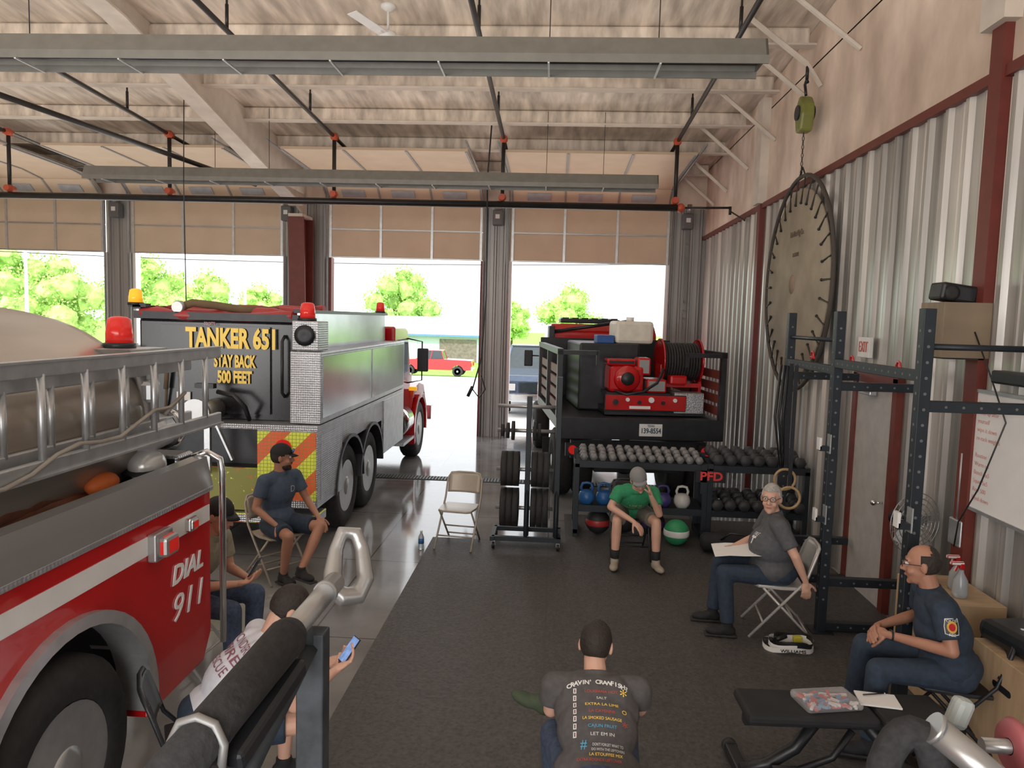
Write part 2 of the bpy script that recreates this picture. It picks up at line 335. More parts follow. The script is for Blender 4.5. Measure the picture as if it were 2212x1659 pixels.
def wheel(par,c,r,w,rimr=.55,out=1,name='wheel',ax='x'):
    b=MB();h=w/2
    b.lathe([(r*.62,-h),(r*.9,-h),(r*.99,-h*.75),(r,-h*.3),(r,h*.3),(r*.99,h*.75),(r*.9,h),(r*.62,h),(r*.58,h*.8),(r*.58,-h*.8),(r*.62,-h)],(0,0,0),'x',rub,36)
    k=out
    b.lathe([(r*.6,k*h*.95),(r*.56,k*h*.9),(r*.5,k*h*.3),(r*.42,k*h*.15),(r*.3,k*h*.25),(r*.24,k*h*.3),(r*.22,k*h*.95),(r*.14,k*h*1.05),(0,k*h*1.08)],(0,0,0),'x',rimm,36)
    for j in range(8):
        a=j*pi/4;b.cyl((k*h*.2,cos(a)*r*.33,sin(a)*r*.33),(k*h*.42,cos(a)*r*.33,sin(a)*r*.33),r*.035,chrome,seg=8)
    for j in range(5):
        a=j*2*pi/5+.3;b.cyl((k*h*.1,cos(a)*r*.46,sin(a)*r*.46),(k*h*.26,cos(a)*r*.46,sin(a)*r*.46),r*.05,black,seg=10)
    return b.done(name,par,c)
def pickup(label,col,loc,rz):
    t=T('pickup_truck',label,'truck',loc,rz)
    def arch(c,r=.46):return [(c+r*cos(rad(a)),.38+r*sin(rad(a))) for a in range(170,9,-16)]
    P=[(-2.7,.5)]+arch(-1.75)+arch(1.75)+[(2.75,.5),(2.75,.95),(2.6,1.1),(1.2,1.2),(-.75,1.22),(-2.72,1.17)]
    MB().prism(P,'x',-.95,.95,col,.02).done('body',t)
    b=MB();b.loft([[(-.9,-.75,1.15),(.9,-.75,1.15),(.9,1.25,1.15),(-.9,1.25,1.15)],[(-.72,-.55,1.8),(.72,-.55,1.8),(.72,.5,1.8),(-.72,.5,1.8)]],glass,sm=0);b.bb(-.74,.74,-.57,.52,1.78,1.84,col,.02)
    for sx in(-1,1):
        for y0,y1 in((-.75,-.55),(1.25,.5),(.25,.1)):b.cyl((sx*.9,y0,1.16),(sx*.73,y1,1.8),.035,col,seg=6)
    b.done('cab',t)
    for x in(-.85,.85):
        for y in(-1.75,1.75):wheel(t,(x,y,.38),.38,.26,out=1 if x>0 else -1)
    MB().bb(-.95,.95,2.72,2.85,.42,.62,chrome,.02).done('bumper',t);MB().bb(-.9,.9,-2.85,-2.7,.42,.6,chrome,.02).done('bumper',t)
    b=MB();b.bb(-.5,.5,2.74,2.78,.65,.92,glass);b.done('grille',t)
    for x in(-.75,.75):MB().bb(x-.14,x+.14,2.73,2.79,.7,.88,white,.01).done('headlight',t);MB().bb(x-.1,x+.1,-2.76,-2.7,.75,1.0,redl).done('tail_light',t)
    for x in(-1.05,1.05):MB().box((x,.95,1.22),(.16,.06,.18),black,None,.02).done('mirror',t)
    return t
pickup('red pickup truck parked beyond the pavement',red,(-8.6,53.3,gz(53)),90)
pickup('dark blue pickup truck parked outside the open bay',M('car_blue',(.05,.08,.14),.15,.3,.1,coat=.6),(-.55,22.5,0),183)
# ---------------------------------------------------------------- tanker truck
def beacon(par,c,lens,s=1.):
    b=MB();c=V(c);b.lathe([(.1*s,0),(.1*s,.03*s),(.085*s,.035*s)],c,'z',black);b.lathe([(.085*s,.035*s),(.083*s,.1*s),(.07*s,.19*s),(.045*s,.205*s),(0,.21*s)],c,'z',lens)
    b.done('beacon_light',par)
def arcbox(b,yc,zc,r0,r1,x0,x1,m,a0=0,a1=180,n=14):
    for i in range(n):
        A,B=rad(a0+(a1-a0)*i/n),rad(a0+(a1-a0)*(i+1)/n)
        b.prism([(yc+r0*cos(A),zc+r0*sin(A)),(yc+r1*cos(A),zc+r1*sin(A)),(yc+r1*cos(B),zc+r1*sin(B)),(yc+r0*cos(B),zc+r0*sin(B))],'x',x0,x1,m)
tk=T('tanker_truck','black and red water tanker fire truck with chevron striped rear','fire truck',(-3.64,7.5,0))
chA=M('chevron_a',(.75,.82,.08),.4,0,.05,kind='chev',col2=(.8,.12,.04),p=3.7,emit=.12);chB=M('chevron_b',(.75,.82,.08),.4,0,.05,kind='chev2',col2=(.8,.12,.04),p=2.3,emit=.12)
bp_=M('tank_black',(.012,.014,.018),.25,0,.2)
MB().bb(-.45,-.33,.2,7.3,.6,.85,black).bb(.33,.45,.2,7.3,.6,.85,black).bb(-.45,.45,1.2,1.35,.45,.6,black).bb(-.8,.8,1.2,1.35,.45,.6,black).bb(-.8,.8,2.2,2.35,.45,.6,black).done('chassis',tk)
MB().bb(-.86,.86,.3,4.4,1.41,2.5,bp_,.03).bb(-.6,.6,.27,.3,1.5,2.44,bp_).done('tank_body',tk)
b=MB();b.bb(.87,.9,.35,4.35,2.1,2.62,panelm).bb(-.9,-.87,.35,4.35,2.1,2.62,panelm).bb(.84,.93,.3,4.4,2.6,2.64,black).bb(-.93,-.84,.3,4.4,2.6,2.64,black).bb(-.9,.9,.27,.3,2.5,2.58,black);b.done('hose_bed_side',tk)
b=MB()
for k in range(5):b.sweep([(-.85+j*.17,.34+k*.25+rnd.uniform(-.04,.04),2.55+rnd.uniform(-.02,.03)+.02*k) for j in range(11)],.055,red2,8)
b.bb(-.84,.84,.4,4.3,2.48,2.52,red2);b.done('hose_cover',tk)
MB().sweep([(-.45,.35,2.62),(-.3,.38,2.68),(-.1,.5,2.66),(.2,.5,2.62),(.5,.8,2.62)],.045,M('hose_dark',(.15,.1,.05),.8),10).lathe([(.06,0),(.07,.02),(.07,.08),(.05,.1)],(-.42,.27,2.63),'y',brush).done('suction_hose',tk)
MB().bb(-1.21,1.21,0,4.4,1.38,1.43,tread).done('deck_edge',tk)
for sx in(-1,1):
    f=lambda a,b_:(min(sx*a,sx*b_),max(sx*a,sx*b_))
    x0,x1=f(.88,1.21)
    b=MB();b.bb(x0,x1,.1,4.4,1.44,2.2,tread,.01);xs=sx*1.212
    b.bb(min(xs,xs+sx*.004),max(xs,xs+sx*.004),.16,2.2,1.5,2.15,panelm).bb(min(xs,xs+sx*.004),max(xs,xs+sx*.004),2.28,4.34,1.5,2.15,panelm);b.done('side_locker',tk)
    x0,x1=f(.56,1.2);b=MB();b.bb(x0,x1,0.02,.95,.55,1.38,tread,.005);b.bb(x0+.01,x1-.01,0.0,.02,.64,1.36,chB if sx>0 else chA);b.bb(sx*1.2-.003,sx*1.2+.003,.15,.85,.62,1.32,tread);b.done('rear_locker',tk)
    b=MB();b.bb(*f(1.17,1.21),3.0,4.4,.6,1.38,tread,.005).bb(*f(.6,1.17),3.0,4.4,.6,1.38,black);b.bb(*f(1.1,1.19),.95,3.0,1.1,1.38,tread);b.done('lower_locker',tk)
    for y in(1.3,2.36):
        b=MB();arcbox(b,y,.54,.58,.62,*f(.72,1.22),black,0,180);b.done('fender',tk)
        wheel(tk,(sx*1.02,y,.52),.52,.28,out=sx);wheel(tk,(sx*.7,y,.52),.52,.26,out=sx)
    wheel(tk,(sx*1.02,6.1,.52),.52,.3,out=sx)
    b=MB();b.cyl((sx*.95,4.55,.8),(sx*.95,5.3,.8),.27,chrome,seg=24);b.bb(*f(.8,1.2),4.5,5.4,.45,.5,tread);b.done('fuel_tank',tk)
    b=MB();b.sweep([(sx*1.0,5.75,2.2),(sx*1.25,5.8,2.15),(sx*1.25,5.8,1.45),(sx*1.0,5.75,1.4)],.015,black,6);b.box((sx*1.27,5.78,1.82),(.2,.06,.42),black,None,.02);b.done('mirror',tk)
b=MB();b.bb(-.56,.56,.06,.1,.5,.95,chA).bb(-.56,.56,.1,.3,.5,.95,black).bb(-1.2,1.2,.0,.35,.38,.48,tread,.01);b.done('tailboard',tk)
b=MB();b.bb(-.56,.56,.3,.34,.95,1.38,black).cyl((.0,-.12,1.55),(.0,.3,1.55),.11,brush).lathe([(.15,0),(.15,.04),(.11,.05),(.11,.09),(.08,.1)],(0,-.2,1.55),'y',brush);b.cyl((.02,0,1.6),(.02,0,1.8),.03,brush);b.box((.02,0,1.82),(.2,.08,.05),black);b.box((.2,-.02,1.3),(.02,.05,.55),alum,(0,-25,0));b.box((.05,-.02,1.15),(.06,.05,.5),alum);b.sweep([(.1,.1,1.75),(.3,.05,1.72),(.42,.05,1.6),(.4,.2,1.45)],.025,black,8);b.done('dump_valve',tk)
b=MB();b.sweep([(.76,.28,2.35),(.76,.2,2.3),(.76,.2,1.75),(.76,.28,1.7)],.018,black,8);b.done('grab_rail',tk)
b=MB();b.cyl((-.55,.25,1.45),(-.5,.2,1.9),.015,bark).cyl((-.52,.21,1.75),(-.5,.2,1.95),.025,bark);b.done('tool_handle',tk)
b=MB();b.bb(.9,1.18,.1,.45,2.21,2.52,tread,.01);b.lathe([(.1,0),(.11,-.02),(.06,-.03),(0,-.02)],(1.04,.1,2.37),'y',black);b.done('speaker_box',tk)
MB().bb(-.98,-.78,.3,.4,2.62,2.66,black).done('beacon_mount',tk)
beacon(tk,(-.92,.35,2.64),ambl,.85);beacon(tk,(1.0,.3,2.52),redl,.95);beacon(tk,(.88,4.1,2.64),redl,.8)
b=MB();b.cyl((.85,0.01,1.2),(.85,-.02,1.2),.085,redl,seg=24);b.done('reflector',tk)
MB().bb(-.42,-.27,.245,.26,1.63,1.72,paper).bb(-.42,-.27,.245,.26,1.52,1.6,paper).done('notice_label',tk)
text('TANKER 651',tk,(.19,.25,2.3),(90,0,0),.29,yel,w=.98,bold=.011)
text('STAY BACK',tk,(.22,.25,2.06),(90,0,0),.18,yel,w=.46,bold=.007);text('500 FEET',tk,(.22,.25,1.89),(90,0,0),.18,yel,w=.38,bold=.007);text("TOOFT'S",tk,(-.05,.25,2.46),(90,0,0),.05,red,w=.12)
b=MB();b.prism([(4.6,.8),(6.0,.8),(6.0,1.6),(5.75,2.35),(5.5,2.42),(4.65,2.42)],'x',-1.0,1.0,red,.03);b.done('cab',tk)
b=MB();b.bb(1.0,1.012,4.95,5.7,1.6,2.2,glass).bb(-1.012,-1,4.95,5.7,1.6,2.2,glass).bb(-.8,.8,4.58,4.6,1.7,2.2,glass);b.done('cab_window',tk)
b=MB();b.prism([(6.0,.75),(7.5,.75),(7.5,1.45),(6.0,1.65)],'x',-.75,.75,red,.04);b.done('hood',tk)
for sx in(-1,1):
    b=MB();arcbox(b,6.1,.55,.56,.66,min(sx*.7,sx*1.2),max(sx*.7,sx*1.2),red,-10,200,16);b.prism([(5.35,.95),(5.55,1.15),(6.7,1.15),(6.85,.95),(6.6,1.3),(6.1,1.38),(5.6,1.3)],'x',min(sx*.7,sx*1.15),max(sx*.7,sx*1.15),red);b.done('front_fender',tk)
    MB().box((sx*1.15,5.5,1.32),(.14,.06,.07),ambl,None,.01).done('marker_light',tk)
MB().bb(-1.15,1.15,7.5,7.65,.5,.8,chrome,.02).done('front_bumper',tk)
# ---------------------------------------------------------------- brush truck
bt=T('brush_truck','red and black flatbed brush truck carrying a pump skid','fire truck',(1.22,10.25,0),6.2)
MB().bb(-1.17,1.17,0,3.0,1.12,1.27,black,.01).bb(-1.17,1.17,-.02,.02,.98,1.28,black,.01).done('flatbed',bt)
MB().bb(-.42,-.3,.1,6.2,.65,.9,black).bb(.3,.42,.1,6.2,.65,.9,black).cyl((-.9,.95,.5),(.9,.95,.5),.08,black).sph((0,.95,.5),.2,black).bb(-.95,.95,.05,.15,.7,.95,black).bb(-.6,.6,.1,.25,.5,.62,black).done('chassis',bt)
for sx in(-1,1):
    b=MB();b.bb(sx*1.14-.035,sx*1.14+.035,0,.09,1.27,2.2,black);b.bb(sx*1.14-.035,sx*1.14+.035,1.4,1.48,1.27,2.2,black);b.bb(sx*1.14-.035,sx*1.14+.035,2.85,2.95,1.27,2.2,black);b.bb(sx*1.14-.04,sx*1.14+.04,0,2.95,2.14,2.22,black)
    b.done('rack_post',bt)
    b=MB()
    for k in range(4):b.bb(sx*1.12-.012,sx*1.12+.012,.1,2.85,1.33+k*.17,1.45+k*.17,maroon)
    b.done('rack_slats',bt)
    b=MB();b.bb(min(sx*.62,sx*1.14),max(sx*.62,sx*1.14),.02,.07,2.14,2.2,black);b.bb(sx*.62-.02,sx*.62+.02,.02,.07,2.0,2.2,black);b.done('rack_top_rail',bt)
    wheel(bt,(sx*.98,.95,.5),.5,.27,out=sx);wheel(bt,(sx*.68,.95,.5),.5,.25,out=sx);wheel(bt,(sx*.92,5.0,.48),.48,.28,out=sx)
    b=MB();b.cyl((sx*.93,.0,.83),(sx*.93,-.04,.83),.06,redl,seg=20);b.bb(sx*.93-.1,sx*.93+.1,0,.04,.74,.92,black);b.done('tail_light',bt)
    MB().bb(sx*.9-.3,sx*.9+.3,1.55,1.57,.2,.75,rub).done('mud_flap',bt)
    b=MB();b.sweep([(sx*.92,4.4,1.9),(sx*1.2,4.45,1.9)],.015,black,6);b.box((sx*1.25,4.45,1.85),(.17,.06,.32),black,None,.02);b.done('mirror',bt)
b=MB();b.bb(-1.15,1.15,2.95,3.02,1.27,2.3,black,.01);b.done('headboard',bt)
b=MB();b.bb(-.75,.15,.9,2.4,1.27,2.28,black,.03);b.done('water_tank',bt)
MB().bb(-.2,.38,1.0,1.6,2.28,2.62,M('poly_white',(.72,.68,.58),.5),.05).cyl((.05,1.2,2.62),(.05,1.2,2.68),.06,white).done('foam_tank',bt)
MB().bb(-.48,-.22,1.0,1.3,2.28,2.4,M('blue_box',(.02,.08,.3),.5),.01).done('toolbox',bt)
MB().bb(-.45,1.0,.3,.95,1.29,1.33,black).bb(-.45,.72,.3,.34,1.35,1.58,red,.01).bb(-.45,1.0,.34,.95,1.33,1.38,black).done('pump_panel',bt)
for k in range(6):MB().cyl((-.3+k*.17,.3,1.47+(k%2)*.04),(-.3+k*.17,.27,1.47+(k%2)*.04),.028 if k%3 else .04,white if k%2 else black,seg=14).done('gauge',bt)
MB().bb(-.1,.2,.285,.3,1.38,1.42,paper).done('instruction_plate',bt)
b=MB();b.bb(-.38,.12,.4,.85,1.6,1.98,red,.05).lathe([(.17,0),(.19,-.04),(.17,-.07),(.05,-.09),(0,-.09)],(-.13,.42,1.8),'y',red).lathe([(.1,-.075),(.09,-.1),(0,-.1)],(-.13,.42,1.8),'y',black);b.bb(-.42,.0,.42,.7,1.98,2.08,black,.03).bb(.02,.22,.42,.7,1.85,2.1,brush,.03);b.sweep([(-.3,.38,1.62),(-.15,.3,1.58),(.1,.34,1.62),(.3,.36,1.75),(.4,.4,1.95)],.02,black,8);b.bb(.16,.45,.38,.8,1.6,1.8,brush,.03);b.bb(-.42,.5,.36,.85,1.56,1.6,black);b.done('pump_engine',bt)
b=MB();b.cyl((.42,.75,2.05),(1.0,.75,2.05),.12,red,seg=24)
for x in(.42,.98):b.lathe([(.33,-.012),(.33,.012),(.29,.012),(.29,-.012),(.33,-.012)],(x,.75,2.05),'x',red,32);b.box((x,.75,2.05),(.02,.6,.05),red);b.box((x,.75,2.05),(.02,.05,.6),red)
b.bb(.4,1.0,.55,.95,1.68,1.74,red).bb(.4,.44,.6,.9,1.38,2.0,red).bb(.97,1.01,.6,.9,1.38,2.0,red).bb(.5,.75,.4,.6,1.72,1.86,red,.03);b.done('hose_reel',bt)
b=MB()
for k in range(13):b.lathe([(.255+.01*(k%2),-.02),(.275,0),(.255,.02),(.25,0),(.255,-.02)],(.47+k*.04,.75,2.05),'x',rub,28)
b.done('hose',bt)
MB().bb(.55,.98,.32,.62,1.32,1.62,tread,.01).done('toolbox',bt)
MB().bb(-.02,.3,-.045,-.025,1.04,1.21,white,.004).done('license_plate',bt)
text('TEXAS',bt,(.14,-.05,1.185),(90,0,0),.045,jean,w=.1);text('139-8554',bt,(.14,-.05,1.115),(90,0,0),.1,jean,w=.27,bold=.002)
b=MB();b.prism([(3.1,.9),(4.9,.9),(4.9,1.5),(4.5,2.3),(4.2,2.52),(3.3,2.55),(3.12,2.4)],'x',-.95,.95,red,.05);b.done('cab',bt)
MB().bb(-.7,.7,3.07,3.1,1.7,2.25,glass,.01).bb(.95,.96,3.6,4.4,1.6,2.2,glass).bb(-.96,-.95,3.6,4.4,1.6,2.2,glass).done('cab_window',bt)
MB().prism([(4.9,.75),(6.3,.75),(6.3,1.35),(4.9,1.55)],'x',-.9,.9,red,.05).done('hood',bt)
b=MB();b.bb(-.75,.35,3.5,3.8,2.56,2.64,black,.02);[b.bb(-.72+k*.18,-.6+k*.18,3.48,3.82,2.6,2.66,black) for k in range(6)];b.done('light_bar',bt)
MB().bb(-1.0,-.9,3.03,3.3,1.3,2.5,black,.01).cyl((-.92,3.1,2.4),(.4,3.05,2.62),.03,black).done('exhaust_frame',bt)
# ---------------------------------------------------------------- near fire engine
fe=T('fire_engine','red fire engine with white stripe and polished steel tank','fire truck',(-3.25,4.4,0))
P=[(-6,.45)]+[(-1.35+.62*cos(rad(a)),.56+.62*sin(rad(a))) for a in range(192,-13,-12)]+[(-.1,.45),(.0,.6),(.0,1.5),(-6,1.5)]
MB().prism(P,'x',.95,1.15,red,.008).bb(-1.15,.95,-.15,0,.45,1.5,red).prism([(y,z) for y,z in P],'x',-1.15,-1.0,red).done('body_panel',fe)
b=MB();b.loft([[(1.16,y,1.515),(1.12,y,1.7),(1.06,y,1.71),(1.02,y,1.5)] for y in(-6,.02)],brush,sm=0);b.bb(1.14,1.165,-6,.01,1.495,1.52,tread);b.done('side_rail_panel',fe)
MB().bb(1.15,1.155,-6,-.02,1.31,1.41,white).done('stripe',fe)
b=MB();arcbox(b,-1.35,.56,.6,.66,.9,1.19,rimm,-8,188,24);b.done('fender_trim',fe)
b=MB();arcbox(b,-1.35,.56,.6,.62,.3,1.0,black,-8,188,16);b.bb(.2,.3,-2,-.7,0.4,1.3,black);b.done('wheel_well',fe)
wheel(fe,(.98,-1.35,.51),.51,.3,out=1);wheel(fe,(-.98,-1.35,.51),.51,.3,out=-1)
wheel(fe,(.98,-5.2,.51),.51,.3,out=1);wheel(fe,(-.98,-5.2,.51),.51,.3,out=-1)
b=MB();rg=[]
for y,s in((-6,1),(-.35,1),(-.22,.97),(-.12,.85),(-.07,.6),(-.05,.05)):rg.append([(.92*s*cos(2*pi*k/48),y,1.95+.64*s*sin(2*pi*k/48)) for k in range(48)])
b.loft(rg,stain);b.done('water_tank',fe,label='polished stainless steel oval water tank')
b=MB();b.bb(-1.0,1.05,-6,-.02,1.42,1.5,tread).bb(-.9,1.0,-.1,.1,1.42,1.72,black,.02).bb(.62,.78,-.16,-.04,1.5,2.05,black);b.done('tank_deck',fe)
b=MB();lea=M('brown_hose',(.2,.07,.035),.5,0,.3)
for k in range(4):b.sweep([(.72+.03*sin(j+k),-2.6+j*.22,1.6+.05*(k%2)+.03*sin(j*1.3+k)+.04*k) for j in range(11)],.075,lea if k<3 else black,10)
b.done('hose',fe)
MB().cyl((.9,-.35,1.86),(.9,-.1,1.88),.1,alum).lathe([(.12,0),(.13,.02),(.13,.05),(.1,.06)],(.9,-.1,1.88),'y',chrome).done('nozzle',fe)
MB().sph((.92,-.3,1.7),(.1,.12,.1),M('helmet_grey',(.55,.55,.54),.25,.3),18).lathe([(.1,-.03),(.14,-.04),(.14,-.03),(.1,-.01)],(.92,-.3,1.7),'z',black).done('helmet',fe)
MB().sph((.85,-.62,1.66),(.07,.12,.06),M('orange',(.7,.15,.03),.6)).done('orange_pouch',fe)
b=MB();b.sweep([(1.2,.06,.5),(1.2,.06,1.6),(1.19,.05,1.68),(1.12,.02,1.73),(1.05,-.03,1.7)],.02,chrome,10);b.done('grab_rail',fe)
b=MB();b.prism([(-.42,2.37),(-.02,2.37),(-.08,2.28),(-.32,2.24)],'x',.5,.9,alum);b.bb(.6,.72,-.3,-.15,2.0,2.26,alum).sweep([(.78,-.25,2.25),(.86,-.25,2.2),(.9,-.25,1.9),(.86,-.25,1.5)],.035,trackm,8).box((.88,-.22,2.12),(.12,.12,.14),M('heater2',(.3,.3,.3),.5),None,.03).done('beacon_bracket',fe)
beacon(fe,(.72,-.22,2.37),redl,.88)
b=MB();b.bb(1.15,1.2,-.72,-.54,1.27,1.42,brush,.01).bb(1.19,1.25,-.7,-.56,1.29,1.4,redl,.02);b.done('side_lamp',fe);b=MB();b.bb(1.15,1.19,-.33,-.23,1.32,1.4,chrome,.01).bb(1.18,1.2,-.32,-.24,1.33,1.39,redl,.01);b.done('side_lamp',fe)
text('DIAL',fe,(1.155,-.3,1.1),(90,0,90),.15,wht,w=.36,shear=.25,bold=.003);text('911',fe,(1.155,-.3,.9),(90,0,90),.22,wht,w=.34,shear=.25,bold=-.002)
b=MB();b.bb(1.15,1.17,-2.35,-2.12,.75,1.1,alum,.01);b.done('step_plate',fe)
def ladder(x,y0,y1,z0,z1,label):
    t=T('ladder',label,'ladder',(x,y0,z0));L=y1-y0;H=z1-z0
    for z in(0,H):
        MB().bb(-.015,.015,0,L,z-.035,z+.035,alum,.006).bb(-.03,.03,0,L,z+(.03 if z else -.04),z+(.04 if z else -.03),alum).done('rail',t)
    y=.15
    while y<L-.1:
        MB().cyl((0,y,.02),(0,y,H-.02),.017,alum,seg=12).done('rung',t);y+=.3
    return t
ladder(-2.2,2.0,4.75,1.9,2.33,'aluminum ladder stored on edge along the engine')
ladder(-2.3,1.9,4.55,1.93,2.26,'narrow aluminum roof ladder nested behind another')
b=MB();b.sweep([(-2.17,2.3+k*.16,1.84+.03*sin(k*1.4)+k*.018) for k in range(12)]+[(-2.15,4.2,2.12),(-2.22,4.1,2.0)],.01,M('rope',(.32,.29,.25),.9),6);b.done('rope',label='pale rope tied around the ladder rails',category='rope')
# ---------------------------------------------------------------- ceiling hung things
def heater(y,x1,label):
    t=T('radiant_heater',label,'heater',(x1,y,4.9));L=9.8
    b=MB();b.prism([(-.2,-.04),(-.13,.13),(.13,.13),(.2,-.04),(.185,-.04),(.12,.115),(-.12,.115),(-.185,-.04)],'x',-L,0,heat);b.prism([(-.2,-.04),(-.13,.13),(.13,.13),(.2,-.04)],'x',-.02,0,heat);b.bb(-L,0,-.205,-.19,-.1,-.03,heat).bb(-L,0,.19,.205,-.1,-.03,heat);b.done('reflector',t)
    MB().cyl((-L,0,0),(-.05,0,0),.05,black).done('tube',t)
    x=-.9
    while x>-L:
        MB().bb(x-.008,x+.008,-.2,.2,-.11,-.095,white).done('bracket',t)
        if int(-x*10)%3==0:MB().cyl((x,0,.13),(x,0,cz(y)-4.95),.005,black,seg=6).done('chain',t)
        x-=.95
heater(6.75,1.72,'long grey radiant tube heater hung on chains');heater(12.7,1.62,'long grey radiant tube heater hung near the doors')
def pz(y):return 5.72+.045*(13.2-y)
for x in(2.0,-1.0,-4.0,-7.0,-10.0):
    t=T('sprinkler_branch_pipe','black steel sprinkler branch pipe under the ceiling','pipe',(x,0,0),group='sprinkler branch pipes')
    MB().cyl((0,4,pz(4)),(0,15.4,pz(15.4)),.033,pipe,seg=10).cyl((0,13.2,pz(13.2)),(0,13.2,4.62),.035,pipe,seg=10).done('pipe',t)
    for yy,z in((13.2,pz(13.2)),(13.2,4.72),(7.75,pz(7.75))):MB().sph((0,yy,z),.072,orangef,10).cyl((0,yy-.1,z),(0,yy+.1,z),.055,orangef,seg=10).done('fitting',t)
    for y in(5.9,8.9,11.9,14.8):MB().cyl((0,y,pz(y)),(0,y,cz(y)-.02),.014,pipe,seg=6).cyl((0,y,pz(y)+.03),(0,y,pz(y)+.3),.022,pipe,seg=8).done('hanger',t)
b=MB();b.cyl((-13.5,13.2,4.6),(2.1,13.2,4.6),.06,pipe).cyl((2.1,13.2,4.6),(2.95,13.2,4.62),.02,pipe,seg=8).cyl((2.95,13.2,4.64),(2.95,13.2,4.5),.025,pipe,seg=8).sph((2.1,13.2,4.6),.08,orangef).cyl((2.97,13.2,4.55),(WX-.12,12.4,4.3),.015,pipe,seg=6);b.done('sprinkler_main_pipe',label='thick black steel sprinkler main pipe',category='pipe')
b=MB();b.cyl((-8.4,6.5,5.55),(-5.75,14.0,5.0),.04,pipe);b.done('conduit_pipe',label='black diagonal supply pipe below the roof',category='pipe')
def lampf(x,y):
    z=cz(y)-.42;t=T('fluorescent_light','long fluorescent ceiling fixture, switched off','ceiling light',(x+.35,y,z),group='fluorescent ceiling fixtures')
    MB().prism([(-.2,0),(-.14,.1),(.14,.1),(.2,0),(.18,0),(.12,.085),(-.12,.085),(-.18,0)],'x',-.65,.65,M('fixture',(.55,.53,.5),.5)).done('reflector',t)
    for k in(-.1,0,.1):MB().cyl((-.62,k,.04),(.62,k,.04),.018,white,seg=8).done('tube',t)
    for k in(-.5,.5):MB().cyl((k,0,.1),(k,0,.3),.01,black,seg=6).done('hanger',t)
for x in(-3.6,.4,-7.9,-12):
    for y in(14.6,9.9):lampf(x,y)
t=T('ceiling_fan','white three blade ceiling fan','fan',(-2.16,9.3,6.0))
MB().cyl((0,0,.05),(0,0,cz(9.3)-6.0),.015,white).lathe([(.03,.32),(.09,.36),(.09,.4)],(0,0,-.02),'z',white).done('rod',t);MB().lathe([(0,-.06),(.09,-.05),(.12,0),(.1,.05),(.03,.08)],(0,0,0),'z',white).done('motor',t)
for a in(10,130,250):
    o=MB().box((.42,0,.01),(.65,.13,.012),white,(10,0,0),.005).box((.13,0,.01),(.12,.04,.02),white).done('blade',t);o.rotation_euler=(0,0,rad(a))
b=MB();b.sweep([(-1.4,13,6.0),(-1.15,13,6.05),(-1.2,13,5.9),(-1.25,13,5),(-1.22,13,3),(-1.28,13,1.9),(-1.42,12.95,1.35),(-1.3,12.95,1.2),(-1.2,13,1.35),(-1.28,13,1.6)],.015,black,6);b.cyl((-1.42,12.95,1.4),(-1.5,12.95,1.22),.03,black);b.done('extension_cord',label='black power cord dangling from the ceiling',category='cord')
b=MB();b.sweep([(-5.6,11,5.9),(-5.62,11,4.5),(-5.6,11,2.7)],.008,black,5);b.done('extension_cord',label='thin black cord hanging from the rafter',category='cord')
# hoist + life net
t=T('chain_hoist','olive green chain hoist hanging from a roof brace','hoist',(2.93,9.4,5.15))
og=M('olive_hoist',(.2,.22,.05),.4)
MB().prism([(-.14,0),(-.12,.12),(0,.24),(.12,.12),(.14,0),(.08,-.2),(-.08,-.2)],'x',-.08,.08,og,.03).done('body',t)
MB().cyl((.1,0,.03),(-.1,0,.03),.09,black).done('cover',t)
MB().sweep([(0,0,.24),(0,.03,.32),(0,.06,.38),(0,0,.43),(0,-.04,.38)],.018,black,8).cyl((0,0,.43),(0,0,.6),.02,black).done('hook',t)
b=MB()
for k in range(10):b.sweep([(0+(.012*cos(a) if k%2 else 0),(0 if k%2 else .012*cos(a)),-.22-.05*k+.03*sin(a)) for a in[i*pi/3 for i in range(6)]],.005,black,5,closed=True)
b.done('chain',t)
MB().cyl((2.93,9.4,5.75),(2.2,9.4,6.3),.035,beam,seg=6).cyl((2.93,9.4,5.75),(3.1,9.4,5.5),.03,beam,seg=6).done('trim_70',label='roof brace',**S)
ln=T('life_net','round canvas firefighting life net hung flat against wall','life net',(2.96,9.45,3.13))
MB().sweep([(.0,1.25*cos(2*pi*k/48),1.31*sin(2*pi*k/48)) for k in range(48)],.025,M('net_frame',(.07,.06,.05),.8),8,closed=True).done('frame',ln)
b=MB();b.lathe([(0,-.015),(1.15,-.015),(1.16,0),(1.15,.015),(0,.015)],(0,0,0),'x',canvas,48);b.done('canvas',ln)
b=MB();b.lathe([(.0,-.017),(.12,-.017),(.12,-.016)],(0,0.1,.0),'x',M('net_patch',(.32,.23,.17),.9),24);b.done('centre_patch',ln)
for k in range(30):
    a=2*pi*k/30;c,s_=cos(a),sin(a)
    o=MB().cyl((-.03,c*.98,s_*.98),(0,c*1.25,s_*1.31),.011,M('spring',(.05,.042,.035),.6,.4),seg=6).sph((-.03,c*.98,s_*.98),.018,black,8).done('spring_rod',ln)
b=MB();b.sweep([(0,-.12,1.3),(0,0,1.42),(0,.12,1.3)],.01,black,6);b.done('hanging_hook',ln)
fm=M('faded_print',(.16,.12,.09),.9)
text('Life Net Mfg Co.',ln,(-.022,0,.62),(90,0,-90),.1,fm,w=.5);text('LA GRANGE',ln,(-.022,0,.36),(90,0,-90),.07,fm,w=.22)
